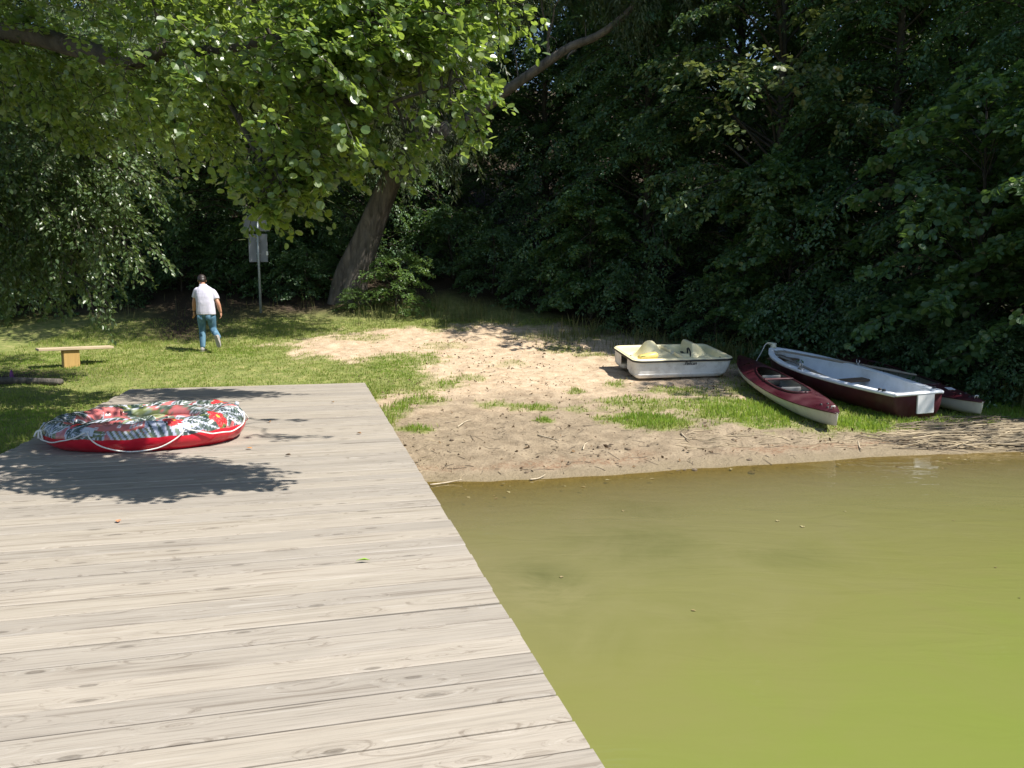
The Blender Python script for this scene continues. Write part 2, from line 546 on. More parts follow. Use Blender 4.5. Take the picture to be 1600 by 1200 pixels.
def ground_mat():
    m, t, out = newmat("shore_soil")
    tc = N(t, "ShaderNodeTexCoord")
    def attr(n):
        return N(t, "ShaderNodeAttribute", attribute_name=n).outputs['Fac']
    def noise(scale, detail=6, rough=.6):
        n = N(t, "ShaderNodeTexNoise", inp={'Scale': scale, 'Detail': float(detail), 'Roughness': rough})
        t.links.new(tc.outputs['Object'], n.inputs['Vector'])
        return n.outputs[0]
    n_big, n_mid, n_fine, n_grit = noise(.7), noise(4.5), noise(22, 8, .7), noise(90, 4, .8)
    sand = ramp(t, [(.3, (.37, .27, .175)), (.52, (.51, .39, .265)), (.75, (.61, .48, .345))], n_mid).outputs[0]
    sand = mixc(t, .6, sand, ramp(t, [(.32, .62), (.55, 1.05)], n_fine).outputs[0], 'MULTIPLY')
    speck = ramp(t, [(.56, 0.0), (.66, .8)], n_fine).outputs[0]
    sand = mixc(t, speck, sand, (.17, .115, .065))
    mud = ramp(t, [(.3, (.205, .158, .105)), (.7, (.34, .27, .185))], n_mid).outputs[0]
    mud = mixc(t, ramp(t, [(.52, 0.0), (.72, .8)], n_fine).outputs[0], mud, (.085, .065, .042))
    mud = mixc(t, ramp(t, [(.6, 0.0), (.7, .5)], n_grit).outputs[0], mud, (.36, .3, .2))
    turf = ramp(t, [(.3, (.13, .165, .042)), (.55, (.22, .235, .075)), (.75, (.33, .285, .13))], n_mid).outputs[0]
    turf = mixc(t, .5, turf, ramp(t, [(.3, .5), (.6, 1.2)], n_fine).outputs[0], 'MULTIPLY')
    lit = ramp(t, [(.3, (.028, .020, .013)), (.55, (.06, .043, .028)), (.75, (.13, .095, .06))], n_fine).outputs[0]
    c = mixc(t, attr('mud'), sand, mud)
    c = mixc(t, attr('turf'), c, turf)
    c = mixc(t, attr('litter'), c, lit)
    wet = attr('wet')
    c = mixc(t, wet, c, (.25, .20, .13))
    red = math_n(t, 'MULTIPLY', attr('wrack'), ramp(t, [(.42, 0.0), (.55, 1.0)], n_fine).outputs[0])
    c = mixc(t, math_n(t, 'MULTIPLY', red, .7), c, (.23, .125, .07))
    bed = attr('bed')
    c = mixc(t, bed, c, mixc(t, n_mid, (.17, .135, .06), (.27, .22, .10)))
    p = N(t, "ShaderNodeBsdfPrincipled", inp={'Roughness': .95})
    p.inputs['Specular IOR Level'].default_value = .2
    t.links.new(c, p.inputs['Base Color'])
    t.links.new(math_n(t, 'SUBTRACT', .95, math_n(t, 'MULTIPLY', wet, .55)), p.inputs['Roughness'])
    h = math_n(t, 'ADD', n_mid, math_n(t, 'MULTIPLY', n_fine, .45))
    b = N(t, "ShaderNodeBump", inp={'Strength': .9, 'Distance': .06})
    t.links.new(h, b.inputs['Height']); t.links.new(b.outputs[0], p.inputs['Normal'])
    t.links.new(p.outputs[0], out.inputs[0])
    return m

ground = link_mesh("ground", gverts, gfaces, ground_mat())
tag(ground, kind="structure")
fx, fy = gverts[:, 0], gverts[:, 1]
hw = shore_t(fx, fy)
nz = fbm(fx * 1.3, fy * 1.3, 91) - .5
nz2 = fbm(fx * 6, fy * 2.5, 93, 3) - .5
wrack_line = .06 + .02 * np.clip(fx / 6, 0, 1)
ATTR = {
    'turf': grass_mask(fx, fy),
    'mud': sstep(.36, .19, hw + nz * .14),
    'litter': litter_mask(fx, fy),
    'wet': sstep(.05, .02, hw + nz2 * .02) * .85,
    'wrack': np.exp(-((hw - .06 + nz2 * .04) / .012) ** 2) * sstep(.3, .7, vnoise(fx * 1.4, fy * .6, 97) + np.clip(fx / 10, 0, .5)),
    'bed': sstep(.01, -.02, hw),
}
for k, a in ATTR.items():
    at = ground.data.attributes.new(k, 'FLOAT', 'POINT')
    at.data.foreach_set('value', a.astype(np.float32).ravel())

# ------------------------------------------------------------------ water
def water_mat():
    m, t, out = newmat("turbid_green_water")
    tc = N(t, "ShaderNodeTexCoord")
    dep = N(t, "ShaderNodeAttribute", attribute_name="depth").outputs['Fac']
    n = N(t, "ShaderNodeTexNoise", inp={'Scale': 1.1, 'Detail': 7.0, 'Roughness': .65, 'Distortion': .7})
    t.links.new(tc.outputs['Object'], n.inputs['Vector'])
    weed = ramp(t, [(.36, 0.0), (.62, 1.0)], n.outputs[0]).outputs[0]
    d2 = math_n(t, 'ADD', dep, math_n(t, 'MULTIPLY', math_n(t, 'SUBTRACT', n.outputs[0], .5), .42))
    body = ramp(t, [(0.0, (.205, .182, .096)), (.2, (.192, .180, .080)), (.5, (.172, .172, .056)), (.8, (.155, .186, .040)), (1.0, (.145, .186, .036))], d2).outputs[0]
    wf = math_n(t, 'MULTIPLY', weed, N(t, "ShaderNodeAttribute", attribute_name="weed").outputs['Fac'])
    body = mixc(t, math_n(t, 'MULTIPLY', wf, 1.1, True), body, (.07, .08, .03))
    d = N(t, "ShaderNodeBsdfDiffuse")
    t.links.new(body, d.inputs[0])
    tr = N(t, "ShaderNodeBsdfTransparent"); tr.inputs[0].default_value = (.86, .80, .55, 1)
    al = math_n(t, 'SUBTRACT', 1.0, math_n(t, 'POWER', 2.718, math_n(t, 'MULTIPLY', N(t, "ShaderNodeAttribute", attribute_name="metres").outputs['Fac'], -7.0)), True)
    mx = N(t, "ShaderNodeMixShader")
    t.links.new(al, mx.inputs[0]); t.links.new(tr.outputs[0], mx.inputs[1]); t.links.new(d.outputs[0], mx.inputs[2])
    mp = N(t, "ShaderNodeMapping"); mp.inputs['Scale'].default_value = (.9, 2.6, 1); mp.inputs['Rotation'].default_value = (0, 0, .12)
    t.links.new(tc.outputs['Object'], mp.inputs[0])
    rn = N(t, "ShaderNodeTexNoise", inp={'Scale': 1.6, 'Detail': 3.0, 'Roughness': .5, 'Distortion': .8})
    t.links.new(mp.outputs[0], rn.inputs['Vector'])
    bp = N(t, "ShaderNodeBump", inp={'Strength': .16, 'Distance': .05})
    t.links.new(rn.outputs[0], bp.inputs['Height'])
    gl = N(t, "ShaderNodeBsdfGlossy"); gl.inputs['Roughness'].default_value = .03
    t.links.new(bp.outputs[0], gl.inputs['Normal'])
    fr = N(t, "ShaderNodeFresnel"); fr.inputs[0].default_value = 1.33
    t.links.new(bp.outputs[0], fr.inputs['Normal'])
    m2 = N(t, "ShaderNodeMixShader")
    t.links.new(fr.outputs[0], m2.inputs[0]); t.links.new(mx.outputs[0], m2.inputs[1]); t.links.new(gl.outputs[0], m2.inputs[2])
    t.links.new(m2.outputs[0], out.inputs[0])
    return m

WX = axis_pts(-140, -3.5, 9, 140, .12)
WY = axis_pts(-70, 0.5, 10.2, 13, .12)
wx, wy = np.meshgrid(WX, WY, indexing='ij')
wz = np.full_like(wx, WATER_Z)
wverts = np.stack([wx, wy, wz], -1).reshape(-1, 3)
jj = np.arange(len(WX) * len(WY)).reshape(len(WX), len(WY))
water = link_mesh("water", wverts, np.stack([jj[:-1, :-1], jj[1:, :-1], jj[1:, 1:], jj[:-1, 1:]], -1).reshape(-1, 4), water_mat())
tag(water, kind="structure")
depth = np.clip(WATER_Z - gz(wverts[:, 0], wverts[:, 1]), 0, None)
a = water.data.attributes.new('metres', 'FLOAT', 'POINT'); a.data.foreach_set('value', depth.astype(np.float32))
dd = np.clip(depth / 1.25 + np.clip((wverts[:, 0] - 1.5) / 14, -.2, .25) * sstep(.05, .5, depth), 0, 1)
a = water.data.attributes.new('depth', 'FLOAT', 'POINT'); a.data.foreach_set('value', dd.astype(np.float32))
weed = np.zeros(len(wverts))
for px, py, rx, ry, s in [(840, 915, 75, 40, .8), (1000, 850, 120, 40, .35), (1230, 870, 90, 22, .3), (1120, 960, 150, 40, .15), (900, 990, 100, 40, .25), (1000, 800, 60, 18, .35)]:
    c = at_z(px, py, WATER_Z); k = c[1] / F_PX
    ry2 = abs(at_z(px, py - ry, WATER_Z)[1] - at_z(px, py + ry, WATER_Z)[1]) / 2
    weed = np.maximum(weed, s * np.exp(-((wverts[:, 0] - c[0]) / (rx * k)) ** 2 - ((wverts[:, 1] - c[1]) / ry2) ** 2))
a = water.data.attributes.new('weed', 'FLOAT', 'POINT'); a.data.foreach_set('value', weed.astype(np.float32))

# ------------------------------------------------------------------ jetty
M_DECK = wood_mat("weathered_deck_boards", (.325, .289, .244), (.18, .15, .12), (.43, .397, .352), axis=0, grain=30.0, mott=.50, flat_knots=True)
M_BEAM = wood_mat("jetty_beams", (.26, .21, .16), (.12, .1, .08), (.36, .31, .25), axis=1, grain=12)
jetty = empty("jetty", "broad jetty of weathered grey planks running from the grass out over the green water", "jetty",
              loc=tuple(J_A), rot=(0, 0, math.atan2(J_LAT[1], J_LAT[0])))
# local frame: x across (right edge at 0), y along (far end at 0, towards the lake negative)
def board_set():
    V, F = [], []
    pitch_w, y, i = .185, 0.0, 0
    rnd = random.Random(5)
    while y > -19.5:
        wd = pitch_w + rnd.uniform(-.006, .006)
        gap = rnd.choice([.006, .007, .008, .010, .012, .016])
        x1 = rnd.uniform(-.005, .004); x0 = -J_W - rnd.uniform(-.02, .03)
        z0 = rnd.uniform(-.003, .003); tl = rnd.uniform(-.003, .003)
        ya, yb = y - gap, y - wd
        ch = .005
        prof = [(ya, -.032), (ya, -ch), (ya - ch, 0), (yb + ch, 0), (yb, -ch), (yb, -.032)]
        n = 9
        base = len(V)
        bow = rnd.uniform(-.004, .004)
        for k in range(n):
            s = k / (n - 1)
            x = x0 + (x1 - x0) * s
            for q, (yy, zz) in enumerate(prof):
                V.append((x, yy + bow * math.sin(s * math.pi), zz + z0 + tl * (s - .5) * (1 if q < 3 else -1)))
        for k in range(n - 1):
            for q in range(6):
                F.append([base + k * 6 + q, base + k * 6 + (q + 1) % 6, base + (k + 1) * 6 + (q + 1) % 6, base + (k + 1) * 6 + q])
        F.append([base + q for q in range(5, -1, -1)]); F.append([base + (n - 1) * 6 + q for q in range(6)])
        y -= wd
    return V, F
v, f = board_set()
link_mesh("decking", v, f, M_DECK, jetty, smooth=False)
for xx in (-.10, -J_W / 2, -J_W + .1):
    MB().box((xx, -9.85, -.115), (.09, 19.2, .15), bevel=.006).build("beam", M_BEAM, jetty)
for yy in (-6.6, -10.2, -13.8, -17.4):
    for xx in (-.22, -J_W + .24):
        MB().tube([(xx, yy, -2.6), (xx, yy, -.04)], [.085, .08], 12).build("pile", M_BEAM, jetty, smooth=True)

# ------------------------------------------------------------------ foliage
def nrmz(a):
    return a / (np.linalg.norm(a, axis=-1, keepdims=True) + 1e-9)

# leaf outlines: x across, y along the midrib, z off the blade; triangles
LEAF_ROUND = (np.array([(0, 0, 0), (.30, .16, .03), (.46, .48, .05), (.36, .82, .03), (.04, .99, -.05), (-.36, .82, .03), (-.46, .48, .05), (-.30, .16, .03), (0, .5, -.04)]),
              np.array([(8, 0, 1), (8, 1, 2), (8, 2, 3), (8, 3, 4), (8, 4, 5), (8, 5, 6), (8, 6, 7), (8, 7, 0)]))
LEAF_OVAL = (np.array([(0, 0, 0), (.27, .28, .06), (.26, .62, .05), (0, 1, -.08), (-.26, .62, .05), (-.27, .28, .06), (0, .45, -.03)]),
             np.array([(6, 0, 1), (6, 1, 2), (6, 2, 3), (6, 3, 4), (6, 4, 5), (6, 5, 0)]))
LEAF_KITE = (np.array([(0, 0, 0), (.33, .45, .06), (0, 1, -.08), (-.33, .45, .06)]), np.array([(0, 1, 2), (0, 2, 3)]))
LEAF_NARROW = (np.array([(0, 0, 0), (.13, .4, .02), (0, 1, -.12), (-.13, .4, .02)]), np.array([(0, 1, 2), (0, 2, 3)]))

def leaves(name, P, D, U, S, tmpl, mat, parent):
    D = nrmz(D)
    T = nrmz(np.cross(D, U))
    U = np.cross(T, D)
    tv, tf = tmpl
    V = P[:, None, :] + S[:, None, None] * (tv[None, :, 0:1] * T[:, None, :] + tv[None, :, 1:2] * D[:, None, :] + tv[None, :, 2:3] * U[:, None, :])
    n, k = len(P), len(tv)
    Fc = (tf[None] + (np.arange(n) * k)[:, None, None]).reshape(-1, 3)
    return link_mesh(name, V.reshape(-1, 3), Fc, mat, parent, smooth=False)

def sprays(B, D, L, n, width=.38, droop=.25, sdroop=.12, flat=.45, size=.08, rng=RNG, hang=.3):
    """flat leafy sprays: n leaves on each of len(B) twigs"""
    M = len(B)
    D = nrmz(D)
    lat = nrmz(np.cross(D, np.array([0, 0, 1.0]) + rng.normal(0, .25, (M, 3))))
    t = rng.random((M, n)) ** .8 * .95 + .05
    sd = np.where(rng.random((M, n)) < .5, -1.0, 1.0)
    s = rng.random((M, n))
    wd = width * np.sin(np.pi * np.clip(t, 0, 1) ** .75 * .93 + .08)
    Lm = L[:, None]
    P = B[:, None] + D[:, None] * (Lm * t)[..., None] + lat[:, None] * (sd * s * wd * Lm)[..., None]
    P[..., 2] -= Lm * (droop * t ** 2 + sdroop * s ** 2) + rng.normal(0, .02, (M, n))
    LD = D[:, None] * .55 + lat[:, None] * (sd * (.35 + .6 * s))[..., None] + rng.normal(0, .28, (M, n, 3))
    LD[..., 2] -= hang
    U = np.array([0, 0, 1.0]) + rng.normal(0, flat, (M, n, 3))
    S = size * (.65 + .6 * rng.random((M, n)))
    return P.reshape(-1, 3), LD.reshape(-1, 3), U.reshape(-1, 3), S.ravel()

def twigs_geo(B, D, L, droop, r0=.006, r1=.002, seg=3, steps=4):
    """thin drooping twigs as prisms, vectorised"""
    M = len(B); D = nrmz(D)
    t = np.linspace(0, 1, steps)
    P = B[:, None] + D[:, None] * (L[:, None] * t)[..., None]
    P[..., 2] -= L[:, None] * droop * t ** 2
    lat = nrmz(np.cross(D, [0, 0, 1.0])); upv = np.cross(lat, D)
    a = np.arange(seg) * 2 * np.pi / seg
    R = (r0 + (r1 - r0) * t)[None, :, None, None]
    V = P[:, :, None] + R * (np.cos(a)[None, None, :, None] * lat[:, None, None] + np.sin(a)[None, None, :, None] * upv[:, None, None])
    f = []
    for i in range(steps - 1):
        for j in range(seg):
            f.append((i * seg + j, i * seg + (j + 1) % seg, (i + 1) * seg + (j + 1) % seg, (i + 1) * seg + j))
    f = np.array(f)
    F = (f[None] + (np.arange(M) * steps * seg)[:, None, None]).reshape(-1, 4)
    return V.reshape(-1, 3), F

M_LEAF_ALDER = leaf_mat("alder_leaves", [(.038, .088, .020), (.070, .130, .028), (.052, .105, .024), (.145, .19, .05), (.092, .148, .036), (.058, .11, .028)], (.44, .60, .085), .35, .38, .9)
M_LEAF_LINDEN = leaf_mat("linden_leaves", [(.052, .10, .034), (.085, .14, .048), (.066, .12, .038), (.14, .165, .06)], (.26, .38, .08), .34, .40, .9)
M_LEAF_WILLOW = leaf_mat("willow_leaves", [(.055, .080, .035), (.075, .100, .045), (.06, .09, .035), (.10, .115, .05)], (.16, .22, .05), .3, .45, .5)
M_LEAF_HORN = leaf_mat("hornbeam_leaves", [(.045, .104, .046), (.080, .155, .066), (.062, .128, .054), (.105, .178, .072)], (.21, .35, .07), .32, .44, .7)
M_LEAF_MAPLE = leaf_mat("maple_leaves", [(.044, .094, .040), (.070, .136, .052), (.076, .142, .050), (.115, .155, .050)], (.20, .31, .06), .32, .42, .8)
M_LEAF_HAZEL = leaf_mat("hazel_leaves", [(.044, .100, .038), (.072, .148, .054), (.058, .124, .046), (.10, .165, .054)], (.22, .36, .06), .36, .44, .7)
M_LEAF_BUSH = leaf_mat("bush_leaves", [(.08, .15, .045), (.12, .20, .06), (.10, .175, .05)], (.3, .45, .09), .38, .42, .5)
M_BARK = bark_mat("dark_bark", (.030, .026, .02), (.10, .085, .066))
M_BARK_OLD = bark_mat("grooved_grey_bark", (.05, .043, .037), (.20, .172, .145), .6)

def tapered(pts, r0, r1, n=18, seg=10, power=1.0, flare=0.0, wob=.0, seed=0):
    P = bez(pts, n)
    rad = []
    for i in range(n + 1):
        s = i / n
        r = r0 + (r1 - r0) * s ** power
        rad.append(r * (1 + flare * math.exp(-s * 9)))
    v, f = tube_geo(P, rad, seg)
    if wob:
        rr = random.Random(seed)
        ph = [rr.uniform(0, 6.28) for _ in range(4)]
        k = 0
        for i in range(n + 1):
            for j in range(seg):
                a = 2 * math.pi * j / seg
                s = i / n
                m = 1 + wob * (math.sin(3 * a + ph[0] + s * 2) * .5 + math.sin(5 * a + ph[1] - s * 3) * .5 + .35 * math.sin(11 * s + ph[2] + a)) * (1 + 1.5 * math.exp(-s * 7))
                v[k] = P[i] + (v[k] - P[i]) * m
                k += 1
    return v, f, P

def branchy_tree(name, H, R, z0, nb, nspray, nleaf, size, tmpl, mat, profile, slope=(.5, -.2), spray_len=.75, droop=.3, trunk_r=.16, seed=1, flat=.45, lean=(0, 0), width=.38):
    """a forest tree: trunk with limbs (one part), leaf sprays along every limb (crown)"""
    rng = np.random.default_rng(seed)
    root = empty(name, None, None)
    mb = MB()
    tp = [(0, 0, -.3), (lean[0] * .2, lean[1] * .2, H * .25), (lean[0] * .6 + .1, lean[1] * .6, H * .6), (lean[0], lean[1], H * .97)]
    v, f, TP = tapered(tp, trunk_r, .02, 16, 8, 1.0, .5, .05, seed)
    mb.add(v, f)
    B, D, L = [], [], []
    for b in range(nb):
        s = (b + rng.random()) / nb
        h = z0 + (H - z0) * s
        az = b * 2.399 + rng.normal(0, .5)
        r = R * profile(s) * (.75 + .4 * rng.random())
        k = np.clip(h / (H * .97), 0, 1) * 16
        i = int(min(k, 15)); base = TP[i].lerp(TP[i + 1], k - i)
        dh = Vector((math.cos(az), math.sin(az), 0))
        rise = slope[0] * r * (.7 + .6 * rng.random())
        tip = base + dh * r + Vector((0, 0, rise * .6 + slope[1] * r))
        tip.z = max(tip.z, .15)
        mid = base + dh * r * .5 + Vector((0, 0, rise * .55))
        mid.z = max(mid.z, .15)
        P = bez([base, mid, tip], 6)
        mb.tube(P, [max(.006, trunk_r * .22 * (1 - .85 * q / 6) * (.4 + profile(s) * .6)) for q in range(7)], 4, False)
        for q in range(nspray):
            tq = .22 + .78 * (q + rng.random()) / nspray
            kk = tq * 6; i = int(min(kk, 5)); p = P[i].lerp(P[i + 1], kk - i)
            tang = (P[i + 1] - P[i]).normalized()
            a = rng.choice([-1, 1]) * (.25 + .9 * rng.random()) * (1.15 - .6 * tq)
            d = Matrix.Rotation(a, 3, 'Z') @ tang
            d.z += rng.normal(0, .15)
            B.append(p); D.append(d); L.append(spray_len * (.6 + .7 * rng.random()) * (1.1 - .35 * tq))
    B, D, L = np.array(B), np.array(D), np.array(L)
    P, LD, U, S = sprays(B, D, L, nleaf, width, droop, .12, flat, size, rng)
    P[:, 2] = np.maximum(P[:, 2], .04)
    tv, tf = twigs_geo(B, D, L, droop, .007, .002, 3, 3)
    trunk = mb.build("trunk", M_BARK, root, True)
    leaves("crown", P, LD, U, S, tmpl, mat, root)
    return root

dome = lambda s: math.sin(math.pi * min(1, .28 + .72 * s)) ** .6 + .05
skirt = lambda s: (1 - s ** 2.2) ** .6 * (.85 + .15 * math.sin(9 * s)) + .06
column = lambda s: (1 - s ** 4) ** .5 * .9 + .1

PROTO = {
    'hornbeam': branchy_tree("hornbeam_tree", 12.5, 3.5, .5, 120, 13, 34, .105, LEAF_KITE, M_LEAF_HORN, skirt, (.35, -.32), .95, .16, .17, 3, .17, (0, 0), .50),
    'hornbeam_b': branchy_tree("hornbeam_tree", 13.5, 3.9, .6, 120, 13, 34, .11, LEAF_KITE, M_LEAF_HORN, skirt, (.45, -.30), 1.0, .18, .19, 4, .20, (0, 0), .50),
    'maple': branchy_tree("maple_tree", 14.5, 3.8, 2.2, 105, 13, 34, .135, LEAF_OVAL, M_LEAF_MAPLE, dome, (.75, -.15), .9, .3, .2, 5, .6),
    'tall': branchy_tree("ash_tree", 16.5, 4.0, 3.0, 100, 13, 32, .13, LEAF_KITE, M_LEAF_MAPLE, dome, (.7, -.2), 1.0, .35, .22, 6, .7),
    'hazel': branchy_tree("hazel_shrub", 5.2, 2.3, .25, 62, 9, 24, .125, LEAF_ROUND, M_LEAF_HAZEL, column, (.75, -.15), .65, .22, .07, 7, .5),
    'bush': branchy_tree("leafy_bush", 1.75, 1.05, .1, 36, 7, 20, .075, LEAF_OVAL, M_LEAF_BUSH, column, (.6, -.1), .42, .25, .03, 8, .5),
    'low': branchy_tree("undergrowth_bush", 1.9, 1.25, .08, 40, 7, 22, .095, LEAF_KITE, M_LEAF_HORN, column, (.5, -.15), .5, .3, .03, 9, .5),
}
_used = set()
def plant(kind, x, y, label, cat, s=1.0, rz=None, group=None, dz=-.05):
    proto = PROTO[kind]
    o = proto if kind not in _used else copy_tree(proto)
    _used.add(kind)
    o.location = (x, y, gz1(x, y) + dz)
    o.rotation_euler = (0, 0, random.uniform(0, 6.28) if rz is None else rz)
    o.scale = (s, s, s * random.uniform(.94, 1.06))
    if "group" in o.keys(): del o["group"]
    tag(o, label, cat, group)
    return o

# the dark forest wall on the right, front row first (each named by what it stands behind)
FW = "trees of the forest wall behind the beach"
plant('hornbeam', 3.9, 22.6, "dark hornbeam with layered sprays rising behind the yellow and white pedal boat", "tree", 1.0, group=FW)
plant('hornbeam_b', 1.2, 28.2, "dark hornbeam right of the leaning willow, behind the dark end of the sand", "tree", .95, group=FW)
yellow_maple = plant('maple', 6.9, 20.2, "maple with yellowish leaf tips high in the forest wall behind the maroon kayak's far end", "tree", 1.0, group=FW)
plant('hornbeam', 8.6, 17.9, "dark hornbeam rising behind the bow of the rowing boat", "tree", .98, group=FW)
plant('hornbeam_b', 10.4, 15.4, "dark hornbeam filling the right edge of the view behind the rowing boat's stern", "tree", .9, group=FW)
plant('tall', 10.9, 19.8, "tall ash with thin bare stems showing near the top right corner", "tree", 1.0, group=FW)
DEEP = "trees deep in the dark forest"
dl = "dark leafy tree deep in the forest, half hidden behind the front row"
for kind, x, y, s in [('hornbeam', 4.0, 27.2, 1.05), ('tall', -2.4, 31.5, .9), ('tall', 7.2, 25.0, 1.0), ('hornbeam_b', 9.6, 23.0, 1.05), ('hornbeam', 13.2, 18.8, 1.05),
                      ('maple', 2.2, 31.0, 1.1), ('hornbeam_b', 6.0, 30.5, 1.15), ('maple', 11.5, 27.0, 1.15), ('hornbeam', 15.0, 23.5, 1.15), ('tall', 9.5, 33, 1.1), ('tall', 17.5, 29, 1.15), ('maple', 14.5, 34, 1.2),
                      ('hornbeam', -4.6, 31.5, 1.0), ('maple', -8.0, 30.0, 1.0), ('hornbeam_b', -11.5, 28.5, 1.05), ('tall', -15.2, 27.0, 1.0), ('hornbeam', -18.0, 24.5, 1.0), ('hornbeam', -15.4, 33.0, 1.15),
                      ('tall', -10.5, 35.0, 1.1), ('hornbeam_b', -2.8, 37, 1.2), ('tall', 3.2, 38, 1.2), ('hornbeam', -20.5, 30, 1.15), ('maple', -6, 40, 1.2)]:
    plant(kind, x, y, dl, "tree", s, group=DEEP)
LEFTF = "trees above the path on the left"
plant('maple', -12.3, 23.4, "broad dark maple over the brown path, left of the walking man", "tree", .95, group=LEFTF)
plant('hornbeam_b', -8.2, 26.2, "dark hornbeam behind the sign's post at the forest edge", "tree", .95, group=LEFTF)
plant('hornbeam', -4.9, 27.4, "dark hornbeam right behind the leaning willow's trunk", "tree", .92, group=LEFTF)
# the shore trees to the right that shade the boats
SH = "trees on the shore right of the boats"
sl = "leafy shore tree to the right of the boats, at the edge of the water"
for kind, x, y, s in [('tall', 12.4, 12.0, .85), ('hornbeam', 13.6, 14.2, 1.0), ('maple', 16.8, 10.2, .9)]:
    plant(kind, x, y, sl, "tree", s, group=SH)
# shrubs
plant('hazel', 8.3, 13.9, "round leaved hazel bush hanging over the maroon kayak behind the rowing boat", "shrub", .95)
plant('hazel', 9.2, 12.2, "hazel bush at the right edge of the view above the dead reeds", "shrub", .85)
plant('hazel', 6.4, 18.0, "hazel bush with paler leaves behind the oar laid across the rowing boat", "shrub", .8)
plant('hazel', 2.2, 21.5, "low dark hazel bush at the back of the sand left of the pedal boat", "shrub", .62)
plant('bush', -3.35, 22.4, "sunlit pale green bush at the right foot of the leaning willow", "shrub", .95)
plant('bush', -4.6, 22.3, "small light green bush in front of the leaning willow's foot", "shrub", .42)
UG = "low undergrowth along the forest edge"
ul = "low dark undergrowth bush at the forest edge"
for x, y, s in [(-.6, 24.2, 1.0), (.8, 22.8, .9), (3.2, 20.1, .8), (4.9, 18.6, .85), (6.1, 16.9, .8), (7.2, 15.6, .85), (8.0, 12.7, .7), (8.8, 11.3, .7), (7.6, 14.2, .75),
                (-7.2, 24.2, 1.0), (-8.6, 24.9, 1.1), (-6.2, 23.6, .8), (-10.4, 24.4, 1.0), (-14.0, 21.8, 1.1), (-15.5, 20.8, 1.0), (-2.0, 26.2, 1.2), (-6.8, 26.2, 1.2), (-11.8, 23.2, .8)]:
    plant('low', x, y, ul, "shrub", s, group=UG)

# a blobby leaf crown: sprays based at random inside ellipsoids
def blob_sprays(blobs, origin, per_m3, lmin, lmax, rng, out=.7, shell=.35, cap=400):
    B, D, L = [], [], []
    for c, r in blobs:
        c = np.array(c, float); r = np.array(r if hasattr(r, '__len__') else (r, r, r), float)
        n = int(min(cap, max(6, per_m3 * np.prod(r) * 4.19)))
        q = nrmz(rng.normal(size=(n, 3))) * (shell + (1 - shell) * rng.random((n, 1)) ** .5)
        p = c + q * r
        d = q * .7 + nrmz(p - origin) * out + rng.normal(0, .25, (n, 3))
        B.append(p); D.append(d); L.append(lmin + (lmax - lmin) * rng.random(n))
    return np.concatenate(B), np.concatenate(D), np.concatenate(L)

def px_blobs(lst):
    out = []
    for px, py, y, r in lst:
        out.append((at_y(px, py, y), r))
    return out

# --- alder: trunk left of the jetty, boughs reaching over it
rng = np.random.default_rng(21)
ab = px_blobs([(620, 50, 5.5, .55), (690, 25, 5.5, .38), (745, 10, 5.6, .22), (785, 5, 5.6, .10), (650, 105, 5.4, .36), (690, 140, 5.4, .19), (715, 120, 5.4, .16), (705, 165, 5.4, .13), (735, 150, 5.4, .08), (635, 212, 5.5, .13), (400, 325, 5.5, .05), (412, 318, 5.5, .05), (580, 140, 5.4, .42), (520, 85, 5.5, .6), (495, 165, 5.5, .44),
               (430, 110, 5.6, .62), (560, 195, 5.5, .24), (610, 190, 5.5, .17), (440, 215, 5.5, .38), (370, 190, 5.7, .40), (440, 250, 5.5, .22), (470, 275, 5.5, .15), (395, 255, 5.6, .22), (405, 270, 5.6, .09), (490, 250, 5.5, .18), (430, 290, 5.5, .10), (480, 300, 5.5, .09), (505, 305, 5.5, .07), (455, 312, 5.5, .07), (385, 250, 5.6, .14),
               (330, 80, 6.4, .8), (250, 40, 7.0, .85), (320, 190, 6.8, .38), (250, 140, 7.2, .5), (140, 90, 7.8, .8), (60, 30, 8.0, 1.0), (520, -10, 5.7, .6), (380, -10, 6, .7), (620, -50, 5.7, .5), (730, -50, 5.6, .35)])
ab += [((-1.9, 10.7, 5.3), (1.15, .55, .5)), ((-1.4, 10.75, 5.1), (.8, .35, .3)), ((-.75, 10.6, 4.9), (.5, .2, .16)), ((-3.2, 10.9, 5.4), (1.1, .6, .5)), ((-1.5, 9.75, 5.2), (.85, .14, .12)), ((-1.9, 9.05, 5.3), (.6, .12, .10)), ((-4.8, 7.6, 5.6), (1.3, 1.2, .9)), ((-6.0, 6.4, 5.6), (1.7, 1.6, 1.1)), ((-5.8, 9.6, 5.8), (1.6, 1.5, .9)), ((-7.6, 8, 7), (2.2, 2.2, 1.6)), ((-2.6, 5.0, 5.4), (1.2, .8, .7)),
       ((-2.6, 6.6, 6.8), (1.1, 1.0, .8)), ((-4.0, 6.8, 6.6), (1.2, 1.0, .8)), ((-3.3, 7.3, 5.5), (1.2, 1.1, .45)), ((-5.0, 8.4, 6.4), (1.4, 1.2, .6)), ((-3.0, 6.0, 5.0), (.9, .7, .35)), ((-.6, 10.4, 5.6), (.8, .35, .28)), ((-1.6, 10.2, 5.6), (1.0, .6, .4)), ((.5, 7.9, 5.3), (.5, .12, .10)), ((.75, 6.9, 5.2), (.42, .11, .09)), ((-3.4, 8.6, 5.9), (1.3, .9, .5))]  # clumps mostly above the view, added for the shade they cast
for bx_ in (-1.9, -3.8, -5.8, -8.0):     # the crown above, out of the picture: it keeps the left side dark
    for by_ in (3.9, 5.9, 8.0, 10.0):
        if bx_ > -4 and by_ > 9: continue
        ab.append(((bx_ + .3 * math.sin(by_ * 7), by_, 6.9 + .4 * math.sin(bx_ * 5 + by_)), (1.25, 1.15, .55)))
